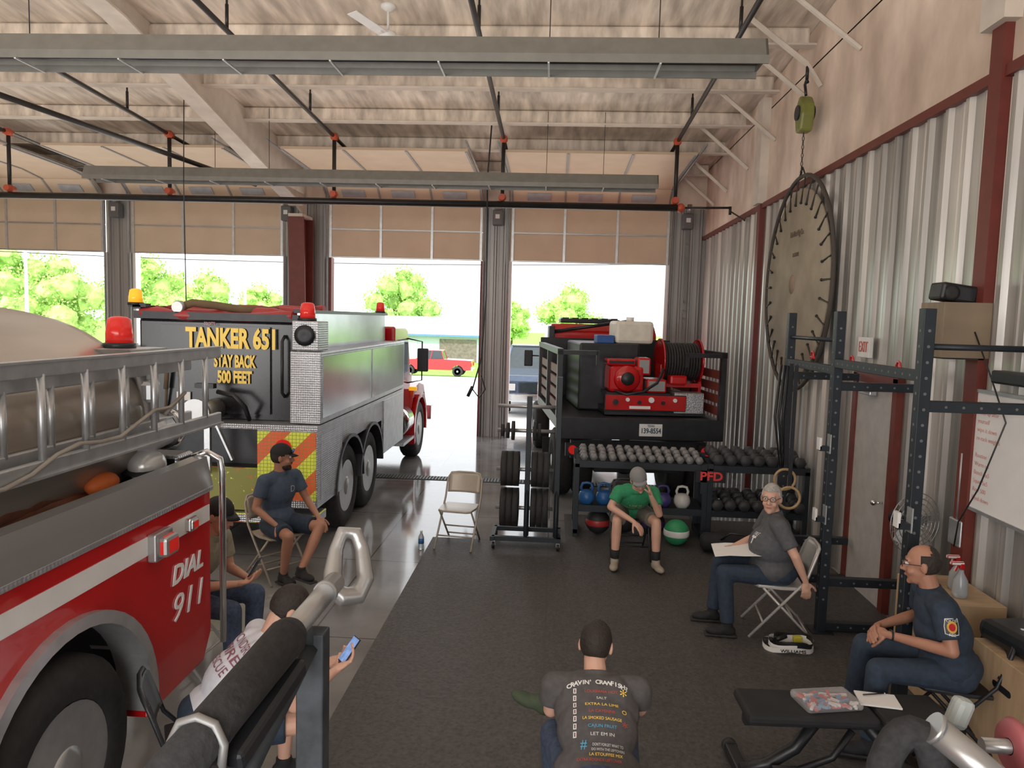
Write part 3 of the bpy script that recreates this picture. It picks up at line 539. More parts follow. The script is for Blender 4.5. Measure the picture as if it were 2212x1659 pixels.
# ---------------------------------------------------------------- wall things
t=T('exit_sign','white exit sign with red letters above service door','sign',(WX-.07,7.5,2.42));MB().box((0,0,0),(.04,.27,.2),white,None,.005).done('panel',t);text('EXIT',t,(-.023,0,0),(90,0,-90),.15,M('exit_red',(.6,.12,.1),.5),w=.2)
wb=T('whiteboard','whiteboard with red and blue marker notes on the wall','whiteboard',(WX-.05,4.95,1.75));MB().box((0,0,0),(.02,1.25,.86),paper).done('panel',wb);b=MB();[b.bb(-.02,.015,-.64,.64,z-.012,z+.012,alum) for z in(-.43,.43)];[b.bb(-.02,.015,y-.012,y+.012,-.43,.43,alum) for y in(-.63,.63)];b.done('frame',wb)
rm=M('marker_red',(.7,.33,.3),.6);bl=M('marker_blue',(.25,.33,.55),.6)
for k,s_ in enumerate(['Rules:','clean up after','yourself','wipe it down','re-rack weights','','Routine','Warm up','Bench 5x5','Squat 5x5','Row 500','Cool down']):
    if s_:text(s_,wb,(-.013,.54,.34-k*.062),(90,0,-90),.045,rm,ext=.0006,al='LEFT',bold=-.0004)
for k,s_ in enumerate(['Week 1','Mon legs','Wed arms','Fri run','Sat drill']):text(s_,wb,(-.013,-.05,.3-k*.12),(90,0,-90),.05,bl,ext=.0006,al='LEFT')
t=T('wooden_shelf_box','plywood box shelf fixed high on the wall','shelf',(2.95,5.68,2.42));b=MB();b.box((0,0,.19),(.34,.34,.4),M('plywood_dark',(.24,.18,.12),.6,0,.15,3,st=(1,6,1)),None,.004);b.done('box',t);MB().box((0,0,-.01),(.3,.32,.02),black).done('bracket',t)
t=T('speaker','small black speaker on the plywood box','speaker',(2.93,5.7,2.81));MB().box((0,0,.07),(.26,.2,.13),black,(0,8,0),.02).done('cabinet',t);MB().lathe([(.05,0),(.055,-.01),(.03,-.02),(0,-.01)],(-.06,-.1,.07),'y',rub).done('cone',t)
t=T('sound_bar','black sound bar mounted above the whiteboard','speaker',(3.04,5.0,2.3));MB().box((0,0,0),(.1,.5,.09),black,None,.015).done('body',t)
b=MB();b.sweep([(3.0,5.5,2.6),(3.02,5.3,2.3),(3.03,5.1,2.0),(3.0,5.3,1.5),(3.02,5.55,1.2),(3.03,5.6,1.0)],.006,black,5);b.done('cable',label='thin black cable drooping across the whiteboard',category='cable')
b=MB();b.bb(WX-.09,WX-.04,5.55,5.72,1.0,1.2,alum,.01).cyl((WX-.07,5.63,1.2),(WX-.07,5.63,1.7),.015,alum);b.done('power_outlet',label='grey metal outlet box with conduit on the wall',category='outlet')
# ---------------------------------------------------------------- gym: rig
rg_=T('power_rack','black steel power rack bolted along the wall','gym rack',(2.35,0,0))
def upright(x,y,h,par):
    b=MB();b.bb(x-.038,x+.038,y-.038,y+.038,0,h,rackm,.004)
    z=.3
    while z<h-.1:
        b.cyl((x-.04,y,z),(x+.04,y,z),.01,holem,seg=8);b.cyl((x,y-.04,z),(x,y+.04,z),.01,holem,seg=8);z+=.1
    b.bb(x-.09,x+.09,y-.09,y+.09,0.012,.022,rackm);b.done('upright',par)
for y in(4.85,6.3,7.55):upright(0,y,2.74,rg_)
def beamx(p,q,name='crossbeam',w=.035):
    b=MB();p,q=V(p),V(q);d=(q-p);n=int(d.length/.1)
    c=(p+q)/2;b.box(c,(abs(d.x)+2*w*(d.x==0) or .07,abs(d.y)+2*w*(d.y==0) or .07,.07 if d.z==0 else abs(d.z)),rackm,None,.004)
    for k in range(1,n):
        o=p+d*k/n
        if abs(d.y)>abs(d.x):b.cyl(o+V((-w-.001,0,0)),o+V((w+.001,0,0)),.009,holem,seg=8)
        else:b.cyl(o+V((0,-w-.001,0)),o+V((0,w+.001,0)),.009,holem,seg=8)
    b.done(name,rg_)
beamx((0,4.85,2.31),(0,6.3,2.31));beamx((0,6.3,2.25),(0,7.55,2.25))
for y in(4.85,6.3,7.55):beamx((.03,y,2.12),(.68,y,2.12));beamx((.03,y,.06),(.68,y,.06))
for y in(6.3,7.55):beamx((.03,y,.45),(.68,y,.45))
MB().cyl((0,4.85,2.5),(.7,4.85,2.5),.02,rackm).done('pull_up_bar',rg_);MB().cyl((0,6.3,2.5),(0,7.55,2.5),.018,rackm).done('pull_up_bar',rg_)
for y,z in((4.8,1.35),(6.25,1.0),(6.25,1.6)):MB().box((-.07,y,z),(.1,.06,.04),rackm).box((-.12,y,z+.04),(.02,.06,.1),white).box((-.04,y,z+.04),(.01,.07,.16),alum).done('bar_hook',rg_)
for y in(5.2,6.0,6.9):MB().sweep([(2.35,y+.03*cos(a),2.35+.035*sin(a)) for a in[i*pi/4 for i in range(8)]],.008,red,6,closed=True).cyl((2.35,y-.04,2.33),(2.35,y+.04,2.33),.012,red).done('carabiner',label='small red carabiner clipped on the rack beam',category='carabiner',group='carabiners')
for x,y,z in((2.28,7.25,1.12),(2.2,6.85,1.03)):
    t=T('gymnastic_ring','wooden gymnastic ring on a black strap','gym ring',(x,y,z));MB().sweep([(.1*cos(2*pi*k/24),0,.1*sin(2*pi*k/24)) for k in range(24)],.013,M('ring_wood',(.42,.28,.14),.5),8,closed=True).done('ring',t);MB().bb(-.018,.018,-.002,.002,.1,2.25-z,black).done('strap',t)
for k in range(3):MB().sweep([(2.33-.03*k,7.5+.02*k,2.22),(2.31-.04*k,7.52,1.7),(2.34-.02*k,7.5,1.2),(2.36,7.54,1.7),(2.36,7.54,2.22)],.014,black,6).done('resistance_band',label='black resistance band hanging from the rack',category='resistance band',group='resistance bands')
# dumbbell racks
def rack(x0,x1,label):
    t=T('dumbbell_rack',label,'weight rack',(x0,9.05,0));W=x1-x0
    for x in(0,W):
        MB().bb(x-.03,x+.03,-.28,-.22,.012,.95,rackm,.004).bb(x-.03,x+.03,.22,.28,.012,1.0,rackm,.004).bb(x-.03,x+.03,-.28,.28,.05,.1,rackm).bb(x-.03,x+.03,-.28,.28,.86,.9,rackm).done('end_frame',t)
    for z in(.38,.92):
        MB().box((W/2,0,z),(W,.5,.02),rackm,(6,0,0)).bb(0,W,-.27,-.24,z-.06,z+.02,rackm).done('shelf',t)
    return t
ra=rack(.32,1.84,'black two tier steel rack holding light dumbbells and kettlebells')
rack(1.9,3.02,'black two tier steel rack full of dark hex dumbbells')
MB().bb(1.46,1.53,-.3,-.29,.6,.95,rackm).bb(1.4,1.75,-.3,-.285,.74,.88,black).done('sign_plate',ra);text('PFD',ra,(1.58,-.305,.81),(90,0,0),.14,M('pfd_red',(.6,.03,.03),.5,emit=.1),w=.26,bold=.004)
def dumb(r,m,label):
    t=T('dumbbell',label,'dumbbell');
    for s_ in(-1,1):MB().lathe([(0,s_*.055),(r*.8,s_*.055),(r,s_*.07),(r,s_*.12),(r*.8,s_*.14),(0,s_*.14)],(0,0,0),'y',m,6).done('head',t)
    MB().cyl((0,-.06,0),(0,.06,0),.016,chrome,seg=10).done('handle',t);return t
hexg=M('dumb_grey',(.2,.2,.205),.45,.2,.25,20);hexb=M('dumb_black',(.035,.037,.042),.55,0,.3)
sg=dumb(.05,hexg,'small grey hex dumbbell on the top shelf');sb=dumb(.072,hexb,'black rubber hex dumbbell on the rack')
first=[1,1]
def place(src,loc,k,grp,s=1.):
    if first[k]:src.location=loc;first[k]=0;src['group']=grp;src.scale=(s,s,s)
    else:
        c=clone(src,loc,rnd.uniform(-4,4),group=grp);c.scale=(s,s,s)
for k in range(13):
    place(sg,(.4+k*.114,8.93,.98),0,'grey dumbbells');place(sg,(.4+k*.114,9.225,1.01),0,'grey dumbbells')
for k in range(7):
    place(sb,(1.99+k*.158,8.93,.995),1,'black dumbbells');place(sb,(1.99+k*.158,9.23,1.03),1,'black dumbbells')
    place(sb,(1.99+k*.16,8.9,.46),1,'black dumbbells',1.05);place(sb,(1.99+k*.16,9.21,.5),1,'black dumbbells',1.05)
def kettle(x,m,l):
    t=T('kettlebell',l,'kettlebell',(x,8.92,.375));MB().lathe([(0,0),(.06,0),(.095,.06),(.1,.1),(.085,.155),(.05,.18),(0,.185)],(0,0,0),'z',m,20).done('bell',t)
    MB().sweep([(-.055,0,.15),(-.07,0,.21),(-.05,0,.26),(0,0,.27),(.05,0,.26),(.07,0,.21),(.055,0,.15)],.016,m,8).done('handle',t)
kb=M('kettle_blue',(.02,.12,.35),.4);kettle(.45,kb,'blue kettlebell on the lower shelf');kettle(.66,kb,'blue kettlebell on the lower shelf');kettle(.88,M('kettle_orange',(.5,.18,.03),.4),'orange kettlebell on the lower shelf');kettle(1.37,M('kettle_purple',(.06,.05,.2),.4),'purple kettlebell on the lower shelf');kettle(1.6,M('kettle_white',(.6,.6,.58),.4),'white kettlebell on the lower shelf');kettle(1.13,black,'black kettlebell on the lower shelf')
def ball(x,y,m,m2,l):
    t=T('medicine_ball',l,'ball',(x,y,.012));MB().sph((0,0,.15),.15,m,24).done('shell',t);b=MB();b.lathe([(.151*cos(a),.151*sin(a)) for a in[rad(-14+4*i) for i in range(8)]],(0,0,.15),'z',m2,24)
    o=b.done('band',t);
    return t
gb=ball(1.5,8.62,M('ball_green',(.03,.3,.12),.5),white,'green and white medicine ball on the mat');bk2=M('ball_black',(.02,.02,.022),.6)
ball(.6,8.95,bk2,red2,'black medicine ball with red band under the rack');ball(1.27,8.98,bk2,M('ball_purple',(.06,.03,.15),.6),'black medicine ball with purple band under the rack');ball(.93,9.05,bk2,bk2,'plain black medicine ball under the rack')
t=T('duffel_bag','long black duffel bag lying on the mat','bag',(2.15,8.35,.012),-8);MB().loft([[(x,.13*s_*cos(2*pi*k/16),.12+.115*s_*sin(2*pi*k/16)) for k in range(16)] for x,s_ in((-.42,.5),(-.38,.9),(-.1,1),(.2,.95),(.4,.9),(.44,.5))],blk).done('body',t);MB().sweep([(-.2,-.1,.18),(-.1,-.13,.27),(.1,-.13,.26),(.2,-.1,.18)],.012,black,6).done('strap',t)
# plate tree
pt=T('weight_plate_tree','black weight plate rack on casters loaded with plates','weight rack',(-.26,8.4,.012))
MB().bb(-.38,.4,-.23,-.18,.09,.14,rackm).bb(-.38,.4,.18,.23,.09,.14,rackm).bb(-.4,-.35,-.25,.25,.09,.14,rackm).bb(.35,.4,-.25,.25,.09,.14,rackm).done('base',pt)
for x,hh in((.0,1.72),(.34,1.95)):MB().bb(x-.03,x+.03,-.04,.04,.1,hh,rackm,.004).cyl((x,-.2,.1),(x,0,.7),.02,rackm).cyl((x,.2,.1),(x,0,.7),.02,rackm).done('post',pt)
for x in(-.36,.37):
    for y in(-.22,.22):MB().cyl((x-.015,y,.04),(x+.015,y,.04),.04,black).bb(x-.02,x+.02,y-.01,y+.01,.04,.1,alum).done('caster',pt)
for z in(.42,.87,1.32,1.6):MB().cyl((-.36,0,z),(.3,0,z),.022,brush).done('peg',pt)
gp='bumper plates on the plate tree'
def plate(x,z,r,w,lab,dy=0):
    MB().lathe([(.028,-w/2),(r*.35,-w/2),(r*.4,-w*.3),(r*.8,-w*.3),(r*.85,-w/2),(r,-w/2),(r,w/2),(r*.85,w/2),(r*.8,w*.3),(r*.4,w*.3),(r*.35,w/2),(.028,w/2),(.028,-w/2)],(0,0,0),'x',rub,32).done('weight_plate',loc=(-.26+x,8.4+dy,z),label=lab,category='weight plate',group=gp)
for z in(.44,.89):
    for x in(-.27,-.2,-.13,.075,.145,.215):plate(x,z,.222 if z<.6 else .2,.066,'large black bumper plate')
for x,r in((-.3,.07),(-.24,.09),(-.18,.11),(.07,.11),(.12,.09)):plate(x,1.33,r,.035,'small black iron weight plate')
# ---------------------------------------------------------------- chairs
def chair(label,m,loc,rz,**kw):
    t=T('folding_chair',label,'chair',loc,rz,**kw)
    MB().prism([(-.19,-.19),(.19,-.19),(.205,.0),(.19,.18),(.14,.21),(-.14,.21),(-.19,.18),(-.205,0)],'z',.43,.455,m,.008).done('seat',t)
    b=MB();rg=[]
    for z,yy in((.57,-.205),(.6,-.215),(.76,-.262),(.785,-.268)):
        w=.19 if z<.77 else .15
        rg.append([(x,yy-.035*(1-(x/.2)**2),z) for x in[-w+2*w*k/8 for k in range(9)]]+[(x,yy-.035*(1-(x/.2)**2)+.012,z) for x in[w-2*w*k/8 for k in range(9)]])
    b.loft(rg,m);b.done('backrest',t)
    b=MB();b.sweep([(-.21,.24,.012),(-.21,-.19,.52),(-.205,-.255,.72),(-.17,-.285,.785),(-.08,-.3,.795),(.08,-.3,.795),(.17,-.285,.785),(.205,-.255,.72),(.21,-.19,.52),(.21,.24,.012)],.012,m,8);b.cyl((-.21,.13,.142),(.21,.13,.142),.009,m,seg=8);b.done('front_leg',t)
    b=MB();b.sweep([(-.185,.14,.43),(-.185,-.28,.012)],.011,m,8).sweep([(.185,.14,.43),(.185,-.28,.012)],.011,m,8).cyl((-.185,-.22,.08),(.185,-.22,.08),.009,m,seg=8).cyl((-.185,-.1,.2),(.185,-.1,.2),.009,m,seg=8);b.done('rear_leg',t)
    return t
chair('empty beige metal folding chair at the edge of the mat',beige,(-1.03,8.25,.0),172)
chair('beige folding chair under the man in a cap',beige,(-2.66,7.0,0),-128)
chair('dark folding chair in front of the kettlebell rack',black,(.9,8.14,.012),180)
chair('pale grey folding chair holding the older man',greyc,(1.95,6.25,.012),84)
chair('pale grey folding chair behind man in printed shirt',greyc,(.36,3.06,.012),0)
chair('grey folding chair beside the fire engine',greyc,(-2.57,5.05,0),-95)
chair('dark folding chair under the man in white shirt',black,(-1.7,3.5,0),-60)
chair('black folding chair beside the plywood boxes',black,(2.5,4.56,.012),78)
chair('empty red folding chair near the weight bench',red2,(1.42,2.85,.012),0)
# ---------------------------------------------------------------- people
def hand(b,w,d,n,side,curl,m,s=1.):
    w,d,n=V(w),V(d).normalized(),V(n);n=(n-d*n.dot(d)).normalized();a=d.cross(n)*side
    R=Matrix((a,d,n)).transposed()
    b.sph(w+d*.05*s,(.04*s,.055*s,.017*s),m,12,R);b.cap(w,.022*s,w+d*.03*s,.024*s,m)
    for i,(o,l) in enumerate(((-.032,.9),(-.011,1.05),(.011,1.0),(.031,.78))):
        p=w+d*.085*s+a*o*s;dd=d.copy();c=curl*(1+.08*i)
        for L in(.04,.027,.021):
            dd=(dd*cos(c)+n*sin(c)) if L>.03 else (dd+n*c*1.1).normalized();q=p+dd*L*l*s;b.cap(p,.0098*s,q,.0088*s,m);p=q
    p=w+d*.025*s-a*.032*s;dd=(d*.7-a*.75+n*.3).normalized()
    for L in(.04,.03,.022):
        q=p+dd*L*s;b.cap(p,.0115*s,q,.0095*s,m);p=q;dd=(dd+d*.35+n*.3).normalized()
def person(label,loc,rz,lean,elb,wr,hd,knee,ank,shirt,pants,skn,long_=True,hy=0,hp=0,hr=0,w=0.,hair='short',hairm=hairb,cap=None,shoem=blk,toe=None,curl=.35,glasses=False,beard=False,vox=.0075,slean=0,sock=None,pn=None,slv=.62,pz_=.54,capglass=False,nk=.165,bw=0.):
    L=rad(lean);up=V((slean,sin(L),cos(L))).normalized();fw=V((0,cos(L),-sin(L)));X=V((1,0,0));pel=V((0,0,pz_))
    R=Matrix((X,fw,up)).transposed()
    sh=pel+up*.46;nb=pel+up*.5;hdir=(up+V((0,.12,.8))).normalized();hc=nb+hdir*nk+V((0,.015,0))
    mid=pel+up*.24-fw*.03
    sp=[sh-X*(.18+bw)-up*.01,sh+X*(.18+bw)-up*.01];hip=[pel-X*.095,pel+X*.095]
    HR=(Matrix.Rotation(rad(hy),3,'Z')@Matrix.Rotation(rad(hp),3,'X')@Matrix.Rotation(rad(hr),3,'Y'))
    def torso(b,e,m):
        b.sph(pel+up*.34,(.165+e+bw,.105+e,.17+e),m,20,R);b.sph(mid+fw*w*.9,(.15+e+w*.5+bw,.105+e+w,.16+e),m,20,R);b.sph(pel+up*.06+fw*w*.7,(.165+e+w*.4+bw,.115+e+w*.8,.12+e),m,20,R)
        b.cap(sp[0]+X*.03,.055+e,sp[1]-X*.03,.055+e,m);b.cap(nb-up*.02-X*.08,.045+e*.6,nb-up*.02+X*.08,.045+e*.6,m)
        b.sph(pel+up*.38-fw*.04-X*.08,(.08+e,.06+e,.12),m,12,R);b.sph(pel+up*.38-fw*.04+X*.08,(.08+e,.06+e,.12),m,12,R)
    b=MB();torso(b,0,skn)
    b.cap(nb-up*.03,.062,hc-HR@V((0,.02,.06)),.053,skn)
    for i in(0,1):
        sd=-1 if i==0 else 1
        E,W_=V(elb[i]),V(wr[i]);b.cap(sp[i],.052,E,.037,skn);b.cap(E,.038,E.lerp(W_,.35),.036,skn);b.cap(E.lerp(W_,.35),.036,W_,.024,skn)
        d=V(hd[i]);b_n=V(pn[i]) if pn else V((0,0,-1))
        hand(b,W_,d,b_n,sd,curl,skn)
        K,A=V(knee[i]),V(ank[i]);b.cap(hip[i],.078,K,.052,skn);b.cap(K,.052,K.lerp(A,.32),.053,skn);b.cap(K.lerp(A,.32),.053,A,.033,skn)
        b.cap(A,.033,A+V((0,.03,-.03)),.03,skn)
    def h(p):return hc+HR@V(p)
    b.sph(h((0,-.012,.022)),(.074,.094,.098),skn,20,HR);b.sph(h((0,.022,-.03)),(.06,.07,.085),skn,20,HR);b.sph(h((0,.032,-.08)),(.048,.05,.042),skn,16,HR);b.sph(h((0,.07,-.104)),(.02,.018,.018),skn,10,HR)
    b.cap(h((0,.088,.012)),.009,h((0,.107,-.026)),.014,skn);b.sph(h((.013,.093,-.03)),.01,skn,8);b.sph(h((-.013,.093,-.03)),.01,skn,8)
    b.cap(h((-.038,.076,.03)),.012,h((.038,.076,.03)),.012,skn);b.sph(h((0,.082,-.06)),(.024,.012,.012),skn,10,HR)
    for s_ in(-1,1):b.sph(h((s_*.036,.062,-.035)),.024,skn,10);b.sph(h((s_*.078,-.008,-.005)),(.01,.021,.033),skn,12,HR@Matrix.Rotation(s_*.3,3,'Z'))
    body=remesh(b,'person',skn,vox,None,2,loc,rz,label=label,category='person')
    b=MB();torso(b,.017,shirt)
    for i in(0,1):
        E=V(elb[i]);q=sp[i].lerp(E,slv);b.sph(sp[i],.07,shirt,14);b.cyl(sp[i],q,.07,shirt,.064,16)
    b.cyl(nb,nb+hdir*.035,.075,shirt,.068,16)
    S_=remesh(b,'shirt',shirt,.009,body,2)
    b=MB();b.sph(pel+up*.02,(.185+w*.5,.14+w*.4,.11),pants,16,R)
    for i in(0,1):
        K,A=V(knee[i]),V(ank[i]);b.sph(hip[i],.1,pants,14)
        if long_:
            b.cap(hip[i],.098,K,.07,pants);b.cyl(K,K.lerp(A,.93),.07,pants,.058,16)
        else:b.cyl(hip[i],hip[i].lerp(K,.8),.1,pants,.088,16)
    remesh(b,'trousers' if long_ else 'shorts',pants,.01,body,2)
    for i in(0,1):
        A=V(ank[i]);d=V(toe[i]) if toe else V((0,1,0));d.normalize();b=MB();up3=V((0,0,1)) if abs(d.z)<.5 else V((0,-1,0));sd=d.cross(up3).normalized();up3=sd.cross(d).normalized()
        RR=Matrix((sd,d,up3)).transposed()
        b.sph(A-up3*.035-d*.01,(.042,.06,.045),shoem,14,RR);b.sph(A-up3*.045+d*.09,(.046,.09,.036),shoem,14,RR);b.cap(A-up3*.02,.043,A-up3*.035+d*.06,.036,shoem);b.cyl(A-up3*.02,A+up3*.035,.045,shoem,.044,14)
        sh_=remesh(b,'shoe',shoem,.008,body,1)
        MB().box(A-up3*.075+d*.055,(.085,.265,.02),rub,None,.008).done('shoe_sole',sh_) if abs(d.z)<.2 and abs(d.x)<.05 else None
        if sock:
            MB().cyl(A-up3*.0,A.lerp(V(knee[i]),.28),.042,sock,.05,14).done('sock',body)
    if hair!='none':
        b=MB();vs=bmesh.ops.create_uvsphere(b.bm,u_segments=28,v_segments=20,radius=1)['verts'];b._f(vs,hairm,2)
        dl=[]
        for f in b.bm.faces:
            c=f.calc_center_median();p=V((c.x*.081,c.y*.101-.014,c.z*.105+.024))
            front=p.y>.035 and p.z<.075;low=p.z<-.045 or (p.z<-.02 and p.y>-.02)
            if front or low or(abs(p.x)>.06 and p.y>0 and p.z<.03) or (hair=='bald' and (p.y>.0 or (p.z>.07 and p.y>-.055))):dl.append(f)
        bmesh.ops.delete(b.bm,geom=dl,context='FACES')
        for v in b.bm.verts:
            k=rnd.uniform(.99,1.02);q=.955 if hair=='bald' else 1;v.co=h((v.co.x*.081*k*q,(v.co.y*.101*k)*q-.014,v.co.z*.105*k*q+.024))
        o=b.done('hair',body);md=o.modifiers.new('s','SOLIDIFY');md.thickness=.012;md.offset=-1
    if beard:
        b=MB();b.sph(h((0,.034,-.082)),(.053,.055,.046),hairm,16,HR);b.sph(h((0,.07,-.1)),(.026,.026,.026),hairm,12,HR);b.cap(h((-.02,.094,-.048)),.007,h((.02,.094,-.048)),.007,hairm);remesh(b,'beard',hairm,.006,body,1)
    if cap:
        b=MB();vs=bmesh.ops.create_uvsphere(b.bm,u_segments=24,v_segments=16,radius=1)['verts'];b._f(vs,cap,2)
        bmesh.ops.delete(b.bm,geom=[v for v in vs if v.co.z<-.12],context='VERTS')
        for v in b.bm.verts:v.co=h((v.co.x*.088,v.co.y*.106-.012,v.co.z*.1+.04))
        o=b.done('cap',body)
        b=MB();b.loft([[h((x,.07+q*(1-(x/.09)**2)*.085,.045-abs(x)*.12-q*.02+dz)) for x in[-.07+.14*k/8 for k in range(9)]] for q,dz in((0,0),(.5,.004),(1,0),(.5,-.006))]+[],cap,caps=False,closed=False);b.done('cap_brim',o)
        if capglass:
            b=MB()
            for s_ in(-1,1):b.sph(h((s_*.033,.1,.07)),(.03,.012,.018),M('blue_mirror',(.05,.15,.45),.1,.8),12,HR)
            b.cap(h((-.06,.095,.075)),.004,h((.06,.095,.075)),.004,black);b.done('sunglasses',body)
    for s_ in(-1,1):
        MB().sph(h((s_*.03,.08,.012)),.0125,eyew,12).sph(h((s_*.03,.09,.012)),.006,iris,8).done('eye',body)
        if not cap:MB().cap(h((s_*.018,.09,.033)),.005,h((s_*.045,.078,.033)),.004,hairm).done('eyebrow',body)
    MB().sph(h((0,.09,-.061)),(.022,.007,.006),lipm,10,HR).done('mouth',body)
    if glasses:
        b=MB()
        for s_ in(-1,1):
            b.sweep([h((s_*.032+.024*cos(a),.106,.01+.018*sin(a))) for a in[i*pi/6 for i in range(12)]],.0022,black,5,closed=True);b.cyl(h((s_*.056,.104,.014)),h((s_*.08,-.005,.012)),.0022,black,seg=6)
        b.cyl(h((-.008,.108,.014)),h((.008,.108,.014)),.0022,black,seg=6);b.done('glasses',body)
    return body,S_,h,pel,up,fw
# green shirt
A_=person('young person in green t-shirt, grey cap and glasses, chin on hand',(.9,8.12,.0),182,52,[(-.23,.48,.62),(.27,.4,.66)],[(-.12,.56,.83),(.05,.58,.56)],[(.28,-.1,1),(-.6,.5,-.5)],[(-.21,.44,.52),(.2,.44,.52)],[(-.22,.46,.1),(.21,.44,.1)],greenc,khaki,skin3,long_=False,hy=4,hp=-24,hr=12,cap=greyk,shoem=M('tan_shoe',(.35,.3,.24),.8),glasses=True,sock=blk,pn=[(.9,-.2,0),(0,-.3,-1)],toe=[(-.25,1,0),(.2,1,0)],nk=.15)
b_,S_,h,pel,up,fw=A_;yl=M('faded_yellow',(.55,.6,.3),.7)
for k,s_ in enumerate(('LIFE IS','GOOD TEAM')):text(s_,b_,pel+up*(.36-.06*k)+fw*.3,Matrix((V((-1,0,0)),up,fw)).transposed(),.05,yl,proj=(S_,-fw))
# man with cap (navy tee)
A_=person('bearded man in navy t-shirt, shorts and black cap, seated',(-2.66,7.0,0),-122,4,[(-.27,.1,.75),(.27,.02,.74)],[(-.2,.36,.62),(.2,.24,.6)],[(.1,.8,-.5),(-.2,.8,-.5)],[(-.15,.44,.55),(.2,.42,.53)],[(.12,.5,.2),(.12,.24,.1)],navy2,navy,skin2,long_=False,hy=45,hp=-3,cap=blk,beard=True,capglass=True,pn=[(0,0,-1),(0,0,-1)],slv=.6)
b_,S_,h,pel,up,fw=A_;text('D',b_,pel+up*.36+fw*.3+V((-.07,0,0)),Matrix((V((-1,0,0)),up,fw)).transposed(),.09,M('pale_print',(.4,.45,.5),.8),proj=(S_,-fw))
# older man
A_=person('older man with glasses in charcoal t-shirt holding papers on lap',(1.95,6.25,.0),86,6,[(-.31,-.06,.76),(.27,.14,.74)],[(-.28,-.16,.55),(.12,.36,.68)],[(0,-.1,-1),(-.5,.8,0)],[(-.15,.46,.54),(.12,.46,.54)],[(-.2,.42,.1),(.1,.5,.1)],charc,navy,skin3,hy=68,hp=0,hairm=hairg,w=.07,glasses=True,pn=[(.9,0,0),(0,0,-1)],slv=.75,nk=.14,pz_=.52,bw=.02)
b_,S_,h,pel,up,fw=A_
t=MB();t.loft([[(-.14,y,z),(.2,y,z+.01)] for y,z in((.12,.685),(.28,.672),(.4,.668),(.52,.65))]+[[(.2,.52,.653),(-.14,.52,.646)]],paper,caps=False,closed=False);t.sweep([(-.1,.2,.68),(.1,.2,.69)],.001,black,4);t.done('paper_sheets',loc=(1.93,6.22,.02),rz=84,label='white paper sheets on the older man\'s lap',category='paper')
text('FIRE',b_,pel+up*.36+fw*.3+V((-.06,0,0)),Matrix((V((-1,0,0)),up,fw)).transposed(),.035,wht,proj=(S_,-fw));text('T',b_,pel+up*.31+fw*.3+V((-.06,0,0)),Matrix((V((-1,0,0)),up,fw)).transposed(),.08,wht,proj=(S_,-fw),bold=.004)
# officer
A_=person('balding man in navy uniform shirt with shoulder patch, hands clasped',(2.5,4.5,.012),80,20,[(-.29,.12,.76),(.28,.14,.76)],[(-.06,.4,.73),(.06,.42,.74)],[(.5,.6,-.1),(-.6,.6,-.1)],[(-.17,.47,.55),(.2,.47,.55)],[(-.2,.5,.1),(.22,.52,.1)],navy,navy,skin2,hy=-12,hp=-6,hairm=hairb,hair='bald',glasses=True,vox=.0065,pn=[(.6,-.4,-.6),(-.6,-.4,-.6)],curl=.6,slv=.72,w=.035,bw=.015)
b_,S_,h,pel,up,fw=A_
sp=pel+up*.39-V((.32,0,0));Rp=Matrix((V((0,-1,0)),V((0,0,1)),V((-1,0,0)))).transposed()
def patch(par,S_,c,R):
    for r,m in((.052,M('patch_white',(.7,.7,.65),.8)),(.047,black),(.028,M('patch_gold',(.65,.4,.08),.8)),(.018,red)):
        b=MB();n=24 if r<.045 else 8
        pts=[V(c)+R@V((r*cos(2*pi*k/n)*(1 if n>8 or k%2 else .8),r*sin(2*pi*k/n)*(1 if n>8 or k%2 else .8)*1.1,0)) for k in range(n)]
        bt=BVHTree.FromPolygons([v.co for v in S_.data.vertices],[p.vertices for p in S_.data.polygons]);d=-(R@V((0,0,1)))
        vs=[]
        for p in pts+[V(c)]:
            hh=bt.ray_cast(p,d);q=hh[0] if hh[0] else p;vs.append(b.bm.verts.new(q-d*(.004+.001*(.052-r)*60)))
        i=b._m(m)
        for k in range(n):b.bm.faces.new((vs[k],vs[(k+1)%n],vs[n])).material_index=i
        b.done('shoulder_patch',par)
patch(b_,S_,sp,Rp)
for s_,dz in(('PONDER',.03),('FIRE',-.04)):text(s_,b_,sp+V((0,0,dz)),Rp,.02,wht,proj=(S_,(1,0,0)))
MB().sweep([(-.08+.028*cos(a),.385,.735+.028*sin(a)) for a in[i*pi/6 for i in range(12)]],.006,black,6,closed=True).done('watch',b_)
# crawfish shirt
A_=person('man in dark grey printed t-shirt seen from behind',(.26,3.18,.012),0,50,[(-.22,.36,.66),(.22,.38,.68)],[(-.12,.55,.62),(.12,.55,.66)],[(.3,.8,-.2),(-.4,.8,0)],[(-.2,.42,.5),(.15,.45,.6)],[(-.18,.5,.1),(-.25,.6,.58)],dgrey,jean,skin3,hy=-12,hp=-20,vox=.0065,toe=[(0,1,0),(-.9,.1,.35)],slv=.68,pz_=.5,nk=.15,shoem=M('olive_shoe',(.05,.07,.04),.8),bw=.025)
b_,S_,h,pel,up,fw=A_;Rb=Matrix((V((1,0,0)),up,-fw)).transposed()
def back(s_,dx,dz,sz,m,w=None,par=b_,S=S_,**k):text(s_,par,pel+up*dz-fw*.4+V((dx,0,0)),Rb,sz,m,w=w,proj=(S,fw),**k)
pb=M('print_blue',(.1,.45,.7),.7);pr=M('print_red',(.6,.08,.06),.7)
cr=[('LOUISIANA HOT',pr),('SALT',wht),('EXTRA LA LIME',yel),('LA CAYENNE',pr),('LA SMOKED SAUSAGE',yel),('CAJUN FRUIT',pb),('LET EM IN',wht)]
